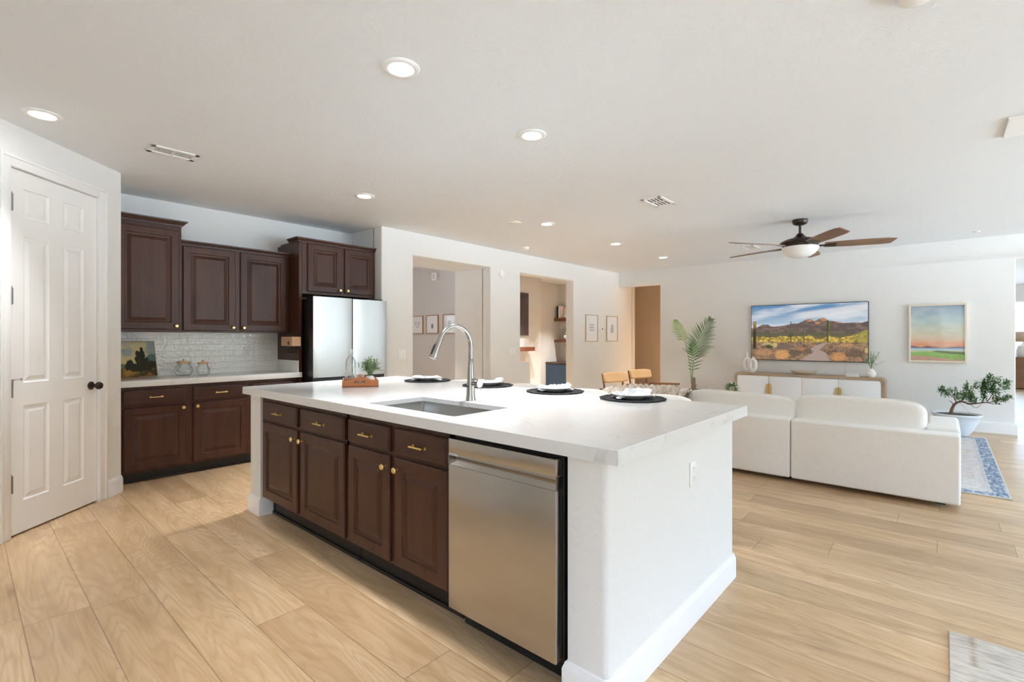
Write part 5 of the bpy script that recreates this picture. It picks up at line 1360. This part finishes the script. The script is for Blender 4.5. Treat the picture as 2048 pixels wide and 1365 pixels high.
def frond(pts, leaf0, leaf1, Lmax, mat, seed, sides=(1, 1), droop=0.15, n=25):
    rg = random.Random(seed); pts = [Vector(p) for p in pts]
    def ev(t_):
        t_ *= len(pts) - 1; i = min(int(t_), len(pts) - 2); f = t_ - i
        p0 = pts[max(i - 1, 0)]; p1 = pts[i]; p2 = pts[i + 1]; p3 = pts[min(i + 2, len(pts) - 1)]
        return 0.5 * ((2 * p1) + (p2 - p0) * f + (2 * p0 - 5 * p1 + 4 * p2 - p3) * f * f + (3 * p1 - p0 - 3 * p2 + p3) * f ** 3)
    fr_ = MB().tube([ev(k / 24) for k in range(25)], [0.0085 * (1 - 0.8 * k / 24) + 0.001 for k in range(25)], 8).build('frond', STEMG, pa, local=True)
    lf = MB()
    for k in range(n):
        s = leaf0 + (leaf1 - leaf0) * k / (n - 1); p = ev(s); tg = (ev(min(1, s + .02)) - ev(s - .02)).normalized()
        side = tg.cross(Vector((0.25, -1, 0.1))).normalized()
        w = math.sin(PI * min(1, 0.25 + 0.75 * (k / (n - 1)) ** 0.9)) ** 0.6
        for sg, on in ((1, sides[0]), (-1, sides[1])):
            if not on: continue
            L = Lmax * w * rg.uniform(0.85, 1.1) * on
            spread = 1.15 - 0.62 * (k / (n - 1))
            d = (tg * (0.5 + 0.5 * k / n) + side * sg * spread + Vector((0, rg.uniform(-.25, .25), 0))).normalized()
            prev = None; q_ = p; nrm = Vector((rg.uniform(-.3, .3), -1, rg.uniform(-.2, .3)))
            for j in range(6):
                f = j / 5; ww = 0.0082 * math.sin(PI * min(1, 0.15 + 0.85 * f)) + 0.0005
                sv = d.cross(nrm).normalized() * ww
                a, b_ = lf.bm.verts.new(q_ + sv), lf.bm.verts.new(q_ - sv)
                if prev: lf.bm.faces.new((prev[0], prev[1], b_, a))
                prev = (a, b_); d = (d + Vector((0, 0, -droop * (0.2 + f) * 0.45))).normalized(); q_ = q_ + d * L / 5
    lf.build('leaflets', mat, fr_, local=True, smooth=0)
X = lambda u_, v_: (-3.666 + (u_ - 1366) * 0.00907 + 3.42, 1.669 - (v_ - 640) * 0.00955)
def px(l, dy=0.0): return [(X(a, b)[0], dy * k / (len(l) - 1), X(a, b)[1]) for k, (a, b) in enumerate(l)]
frond(px([(1386, 762), (1388, 735), (1392, 712), (1399, 690), (1410, 665), (1426, 640)], -0.05), 0.40, 1.0, 0.30, GREENS, 1)
frond(px([(1384, 764), (1383, 735), (1379, 708), (1374, 682), (1366, 660), (1356, 640)], -0.10), 0.62, 1.0, 0.19, GREENY, 2, (0.55, 1.0), 0.15, 15)
frond(px([(1385, 762), (1385, 738), (1384, 715), (1382, 695), (1380, 682)], 0.12), 0.25, 0.98, 0.21, GREENS, 3, (1.0, 0.5), 0.2, 13)

# bonsai-like tree
bo = thing('potted_tree', 'leaning bonsai-like shrub in a pale grey bowl at the end of the TV wall', 'plant', (0.130, 9.03, 0))
MB().lathe([(0, 0), (0.115, 0), (0.13, 0.01), (0.175, 0.09), (0.222, 0.20), (0.246, 0.262), (0.262, 0.275), (0.264, 0.292), (0.255, 0.298), (0.242, 0.292), (0.232, 0.275), (0, 0.268)], (0, 0, 0), 48).build('bowl', GREYPOT, bo, local=True)
MB().lathe([(0.236, 0.276), (0.12, 0.284), (0, 0.286)], (0, 0, 0), 32).build('soil', SOIL, bo, local=True)
B = lambda u_, v_, y=0.0: Vector((0.073 + (u_ - 1902) * 0.0049 - 0.130, y, 0.290 - (v_ - 827) * 0.0072))
tk = MB()
tk.tube([B(1902, 828), B(1904, 819), B(1908, 811), B(1914, 806), B(1922, 803), B(1930, 804), B(1938, 807), B(1948, 806), B(1960, 804), B(1974, 802)], [.022, .019, .017, .015, .014, .012, .011, .010, .008, .006], 10)
tk.tube([B(1974, 802), B(1988, 804), B(2004, 804)], [.006, .004, .002], 8).tube([B(1974, 802), B(1980, 794), B(1986, 786), B(1990, 776)], [.006, .005, .004, .002], 8)
tk.tube([B(1909, 811), B(1902, 804), B(1897, 803)], [.006, .004, .002], 8).tube([B(1914, 806), B(1908, 796), B(1898, 790), B(1888, 786)], [.007, .005, .004, .002], 8)
tk.tube([B(1924, 803), B(1930, 795), B(1938, 784), B(1946, 772)], [.007, .005, .004, .002], 8).tube([B(1942, 807), B(1948, 812), B(1956, 813), B(1964, 806)], [.004, .003, .003, .002], 8)
tk.tube([B(1966, 803), B(1969, 792), B(1972, 775), B(1978, 757)], [.006, .005, .004, .002], 8).tube([B(1978, 802), B(1996, 797), B(2012, 791), B(2022, 788)], [.005, .004, .003, .002], 8)
tk.build('trunk', BARK, bo, local=True)
lv = MB(); rg = random.Random(21)
for (a, b_, ru, rv, n_) in ((1882, 783, 7, 8, 60), (1890, 788, 12, 8, 70), (1904, 786, 12, 9, 60), (1920, 796, 13, 9, 80), (1936, 788, 14, 14, 190), (1946, 798, 9, 9, 90), (1953, 772, 6, 9, 40), (1934, 774, 5, 8, 30), (1968, 778, 9, 18, 170), (1978, 768, 14, 16, 210), (1990, 782, 12, 10, 110), (1980, 755, 7, 6, 40), (1996, 762, 10, 9, 70), (2010, 772, 9, 9, 70), (2014, 764, 8, 6, 40), (1992, 797, 10, 5, 60), (2004, 795, 12, 5, 70), (2016, 790, 9, 3, 40), (1968, 795, 8, 7, 30)):
    for k in range(int(n_ * 1.7)):
        while True:
            x, y, z = rg.uniform(-1, 1), rg.uniform(-1, 1), rg.uniform(-1, 1)
            if x * x + y * y + z * z < 1: break
        p = B(a + x * ru, b_ + z * rv, y * ru * 0.0055)
        leaf_quad(lv, p, Vector((rg.uniform(-1, 1), rg.uniform(-1, 1), rg.uniform(-.5, .9))), rg.uniform(0.030, 0.048), rg.uniform(0.012, 0.018), Vector((0, 0, 1)))
lv.build('leaves', LEAFD, bo, local=True, smooth=0)
MB().tube([B(1946, 829, -0.05), B(1932, 815, -0.02), B(1918, 803)], 0.0016, 5).build('guy_wire', NICKEL, bo, local=True)

# ================================================================== LONG WALL FITTINGS
RZW = R(-90)
outlet('light_switch', 'double white light switch beside the gallery opening, above the tray', atM((xw + 0.0005, 3.847, 1.113), RZW), kind='switch', n=2)
outlet('light_switch', 'triple white light switch between the gallery opening and the den opening', atM((xw + 0.0005, 6.022, 1.108), RZW), kind='switch', n=3)
outlet('outlet', 'white outlet low on the long wall behind the armchair', atM((xw + 0.0005, 8.852, 0.336), RZW))
th_ = thing('thermostat', 'small white thermostat between the two botanical prints', 'thermostat', (xw, 8.832, 1.509), RZW)
MB().box(-0.05, 0.05, 0, 0.022, -0.045, 0.045, 0.006).build('case', WHITEP, th_, local=True); MB().box(-0.018, 0.018, 0.0215, 0.0235, -0.016, 0.016).build('display', BLACK, th_, local=True, smooth=0)
dt = thing('round_detector', 'round white detector high on the wall between the two openings', 'detector', (xw, 5.762, 2.356), RZW)
MB().lathe([(0, 0), (0.058, 0), (0.058, 0.018), (0.050, 0.028), (0, 0.03)], (0, 0, 0), 32, (0, 1, 0)).build('case', WHITEP, dt, local=True)
def plant_print(kind):
    c = Canvas(60, 84); u, v = c.u, c.v
    c.c[:] = lin((236, 237, 238))
    ink, ink2 = lin((66, 88, 116)), lin((112, 130, 150))
    def leafm(x, z, a, L, w):
        dx, dz = u - x, (v - z) * 1.4; p = dx * math.cos(a) + dz * math.sin(a); q = -dx * math.sin(a) + dz * math.cos(a)
        s = p / L; return sstep(1.0, .6, np.abs(q) / (w * np.clip(np.sin(np.pi * np.clip(s, 0.001, .999)), .02, 1))) * (s > 0) * (s < 1)
    if kind == 'grid':
        for i in range(3):
            for j in range(3):
                for a in (60, 90, 120): c.lay(leafm(.36 + .14 * i, .40 + .10 * j, R(a), .09, .018), ink if (i + j) % 2 else ink2)
    elif kind == 'aloe':
        for a, L in ((90, .36), (72, .26), (108, .26), (55, .2), (125, .2), (80, .22), (100, .22)): c.lay(leafm(.5, .34, R(a), L, .035), ink if a % 4 else ink2)
        c.lay((np.abs(u - .5) < .09) * (v > .26) * (v < .35), ink2)
    elif kind == 'leaf':
        for k in range(6):
            for s in (35, 145): c.lay(leafm(.5, .32 + .06 * k, R(s), .2 - .015 * k, .03), ink if k % 2 else ink2)
    else:
        for i, (x, z) in enumerate(((.36, .62), (.56, .62), (.40, .48), (.6, .48), (.44, .33), (.58, .33), (.3, .52), (.7, .56))):
            for a in (70, 110): c.lay(leafm(x, z, R(a), .12, .028), ink if i % 2 else ink2)
    return c
def framed(loc, rz, W, H, kind, label, fm, mat=PRINT, group=None, cat='picture'):
    t = thing('framed_print', label, cat, loc, rz, group=group)      # local x right, faces -y
    mb = MB(); e = 0.016
    for a in ((0, W, 0, e), (0, W, H - e, H), (0, e, e, H - e), (W - e, W, e, H - e)): mb.box(a[0], a[1], -0.024, 0, a[2], a[3], 0.0015)
    mb.build('frame', fm, t, local=True, smooth=0)
    MB().box(e, W - e, -0.010, -0.001, e, H - e).build('backing', PAPER, t, local=True, smooth=0)
    o = picture('print', plant_print(kind), W - 2 * e, H - 2 * e, mat, t); o.location = (e, -0.012, e)
    return t
framed((xw, 8.21, 1.25), R(90), 0.452, 0.545, 'grid', 'framed print of nine small blue sprigs, on the den side of the thermostat', FRAMEW, group='botanical prints by the thermostat')
framed((xw, 9.012, 1.255), R(90), 0.458, 0.54, 'leaf', 'framed print of one blue plant, on the hallway side of the thermostat', FRAMEW, group='botanical prints by the thermostat')

# gallery beyond the first opening
framed((-8.08, 6.10, 1.408), 0, 0.362, 0.362, 'scatter', 'gallery print of scattered blue leaves, half hidden by the opening edge', FRAMEM, PRINTG, 'prints in the gallery')
framed((-7.619, 6.10, 1.411), 0, 0.365, 0.362, 'aloe', 'gallery print of a blue aloe, middle of the three', FRAMEM, PRINTG, 'prints in the gallery')
framed((-7.117, 6.10, 1.408), 0, 0.365, 0.366, 'leaf', 'gallery print reflecting a window, nearest the faucet', FRAMEM, PRINTG, 'prints in the gallery')
ch = thing('door_chime', 'white chime box high on the gallery wall', 'chime', (-7.345, 6.10, 2.435))
MB().box(-0.067, 0.067, -0.05, 0, 0, 0.15, 0.008).build('case', WHITEP, ch, local=True)
for x_ in (-0.012, 0.006): MB().box(x_, x_ + 0.006, -0.0515, -0.049, 0.03, 0.12).build('slot', SLOTG, ch, local=True, smooth=0)

# den beyond the second opening
dp = thing('dark_painting', 'tall dark canvas on the den wall above the floating shelf', 'painting', (-7.2, 8.0, 1.38))
MB().box(-7.199, -7.165, 7.40, 8.70, 1.385, 2.36, 0.004).build('canvas', DARKART, dp)
tag(MB().box(-7.199, -6.98, 7.2, 8.70, 1.035, 1.125, 0.003).build('floating_shelf', REDWOOD, smooth=0), 'thick reddish floating shelf under the dark canvas', 'shelf')
tag(MB().box(-7.599, -6.2, 10.262, 10.526, 1.765, 1.842, 0.003).build('corner_shelf', REDWOOD, smooth=0), 'upper reddish shelf in the den niche, holding two books', 'shelf', 'den niche shelves')
tag(MB().box(-7.599, -6.2, 10.262, 10.526, 1.218, 1.285, 0.003).build('corner_shelf', REDWOOD, smooth=0), 'lower reddish shelf in the den niche, holding the plant', 'shelf', 'den niche shelves')
bc = thing('base_cabinet', 'navy blue cabinet with dark wood top in the den niche', 'cabinet', (-7.6, 10.2, 0))
MB().box(-7.598, -6.2, 9.93, 10.526, 0, 0.675).build('body', BLUECAB, bc, smooth=0)
MB().box(-7.598, -6.18, 9.90, 10.526, 0.675, 0.718, 0.003).build('top', simple('dark_wood_top', (0.06, 0.028, 0.018), 0.35, var=.3), bc, smooth=0)
for x0, x1 in ((-7.57, -6.90), (-6.88, -6.22)):
    m = MB().panel(x0, x1, 0.08, 0.655, 0, 0.02, [(x0 + 0.07, x1 - 0.07, 0.15, 0.585)], [(0.004, -0.006), (0.006, -0.008)], 0.003)
    m.build('door', BLUECAB, bc, smooth=20, xf=Matrix.Translation((0, 9.93, 0)) @ Matrix.Rotation(PI, 4, 'Z') @ Matrix.Translation((-(x0 + x1), 0, 0)))
def bookshape(x0, w, h, d, label, mat):
    t = thing('book', label, 'book', (x0, 10.40, 1.8425), group='books in the den niche')
    m = MB().box(0, 0.004, -d / 2, d / 2, 0, h).box(w - 0.004, w, -d / 2, d / 2, 0, h).box(0, w, -d / 2, -d / 2 + 0.004, 0, h)
    m.build('cover', mat, t, local=True, smooth=0); MB().box(0.004, w - 0.004, -d / 2 + 0.004, d / 2 - 0.006, 0.004, h - 0.004).build('pages', PAPER, t, local=True, smooth=0)
bookshape(-7.53, 0.045, 0.31, 0.22, 'slim black book standing on the upper den shelf', BLACK)
bookshape(-7.48, 0.06, 0.315, 0.22, 'white book standing beside the slim black book', WHITEP)
bx = thing('picture_frame', 'small tan framed picture leaning beside the books', 'picture', (-7.41, 10.42, 1.8425))
MB().box(0, 0.30, -0.012, 0, 0, 0.30, 0.002).build('frame', PINE, bx, local=True, smooth=0); MB().box(0.04, 0.26, -0.014, -0.0115, 0.04, 0.26).build('print', PAPER, bx, local=True, smooth=0)
o = MB().lathe([(0, 0), (0.04, 0), (0.066, 0.03), (0.07, 0.06), (0.05, 0.10), (0.02, 0.115), (0, 0.117)], (0, 0, 0), 24).build('knot_ornament', MATTEW); o.location = (-7.25, 10.33, 1.8425); tag(o, 'round white ornament in front of the tan frame', 'ornament')
dpl = thing('potted_plant', 'leafy plant in round white pot on the lower den shelf', 'plant', (-7.28, 10.39, 1.2855))
MB().lathe([(0, 0), (0.05, 0), (0.09, 0.04), (0.095, 0.08), (0.078, 0.12), (0.07, 0.118), (0, 0.10)], (0, 0, 0), 28).build('pot', CERAM, dpl, local=True)
lv = MB(); rg = random.Random(31)
for k in range(120):
    a = rg.uniform(0, 2 * PI); r = rg.uniform(0.03, 0.15); p = Vector((r * math.cos(a), r * math.sin(a) * 0.8, 0.12 + rg.uniform(0.0, 0.19) * (1.2 - r * 4)))
    leaf_quad(lv, p, Vector((math.cos(a), math.sin(a), rg.uniform(-.4, .8))), rg.uniform(.04, .07), rg.uniform(.018, .028), Vector((0, 0, 1)))
lv.build('leaves', LEAFD, dpl, local=True, smooth=0)
dp2 = thing('potted_plant', 'trailing plant on the navy cabinet under the lower den shelf', 'plant', (-7.18, 10.30, 0.7185))
MB().lathe([(0, 0), (0.05, 0), (0.07, 0.10), (0.062, 0.10), (0, 0.09)], (0, 0, 0), 24).build('pot', CERAM, dp2, local=True)
lv = MB()
for k in range(70):
    a = rg.uniform(0, 2 * PI); r = rg.uniform(0.02, 0.13); p = Vector((r * math.cos(a), r * math.sin(a), 0.11 + rg.uniform(0.05, 0.34)))
    leaf_quad(lv, p, Vector((math.cos(a), math.sin(a), rg.uniform(0, 1))), rg.uniform(.03, .06), .016, Vector((0, 0, 1)))
lv.build('leaves', LEAFD, dp2, local=True, smooth=0)

# room beyond the TV wall
ds = thing('dresser', 'brown wood dresser in the room beyond the TV wall', 'dresser', (1.9, 18.3, 0))
MB().box(1.30, 2.6, 18.2, 18.66, 0.02, 0.80, 0.004).build('body', WALNUTZ, ds, smooth=0)
MB().box(1.29, 2.61, 18.19, 18.66, 0.80, 0.83, 0.004).build('top', WALNUT, ds, smooth=0)
for z in (0.06, 0.31, 0.56):
    for x in (1.33, 1.96): MB().box(x, x + 0.60, 18.185, 18.2, z, z + 0.22, 0.004).build('drawer', WALNUT, ds, smooth=0)
lm = thing('table_lamp', 'table lamp with tan shade and white base on the dresser', 'lamp', (1.56, 18.42, 0.8305))
MB().lathe([(0, 0), (0.10, 0), (0.12, 0.03), (0.135, 0.15), (0.12, 0.28), (0.05, 0.33), (0.02, 0.36), (0.015, 0.42), (0, 0.42)], (0, 0, 0), 28).build('base', CERAM, lm, local=True)
o = MB().lathe([(0.20, 0.40), (0.17, 0.66)], (0, 0, 0), 36).build('lamp_shade', SHADE, lm, local=True); m = o.modifiers.new('t', 'SOLIDIFY'); m.thickness = 0.004
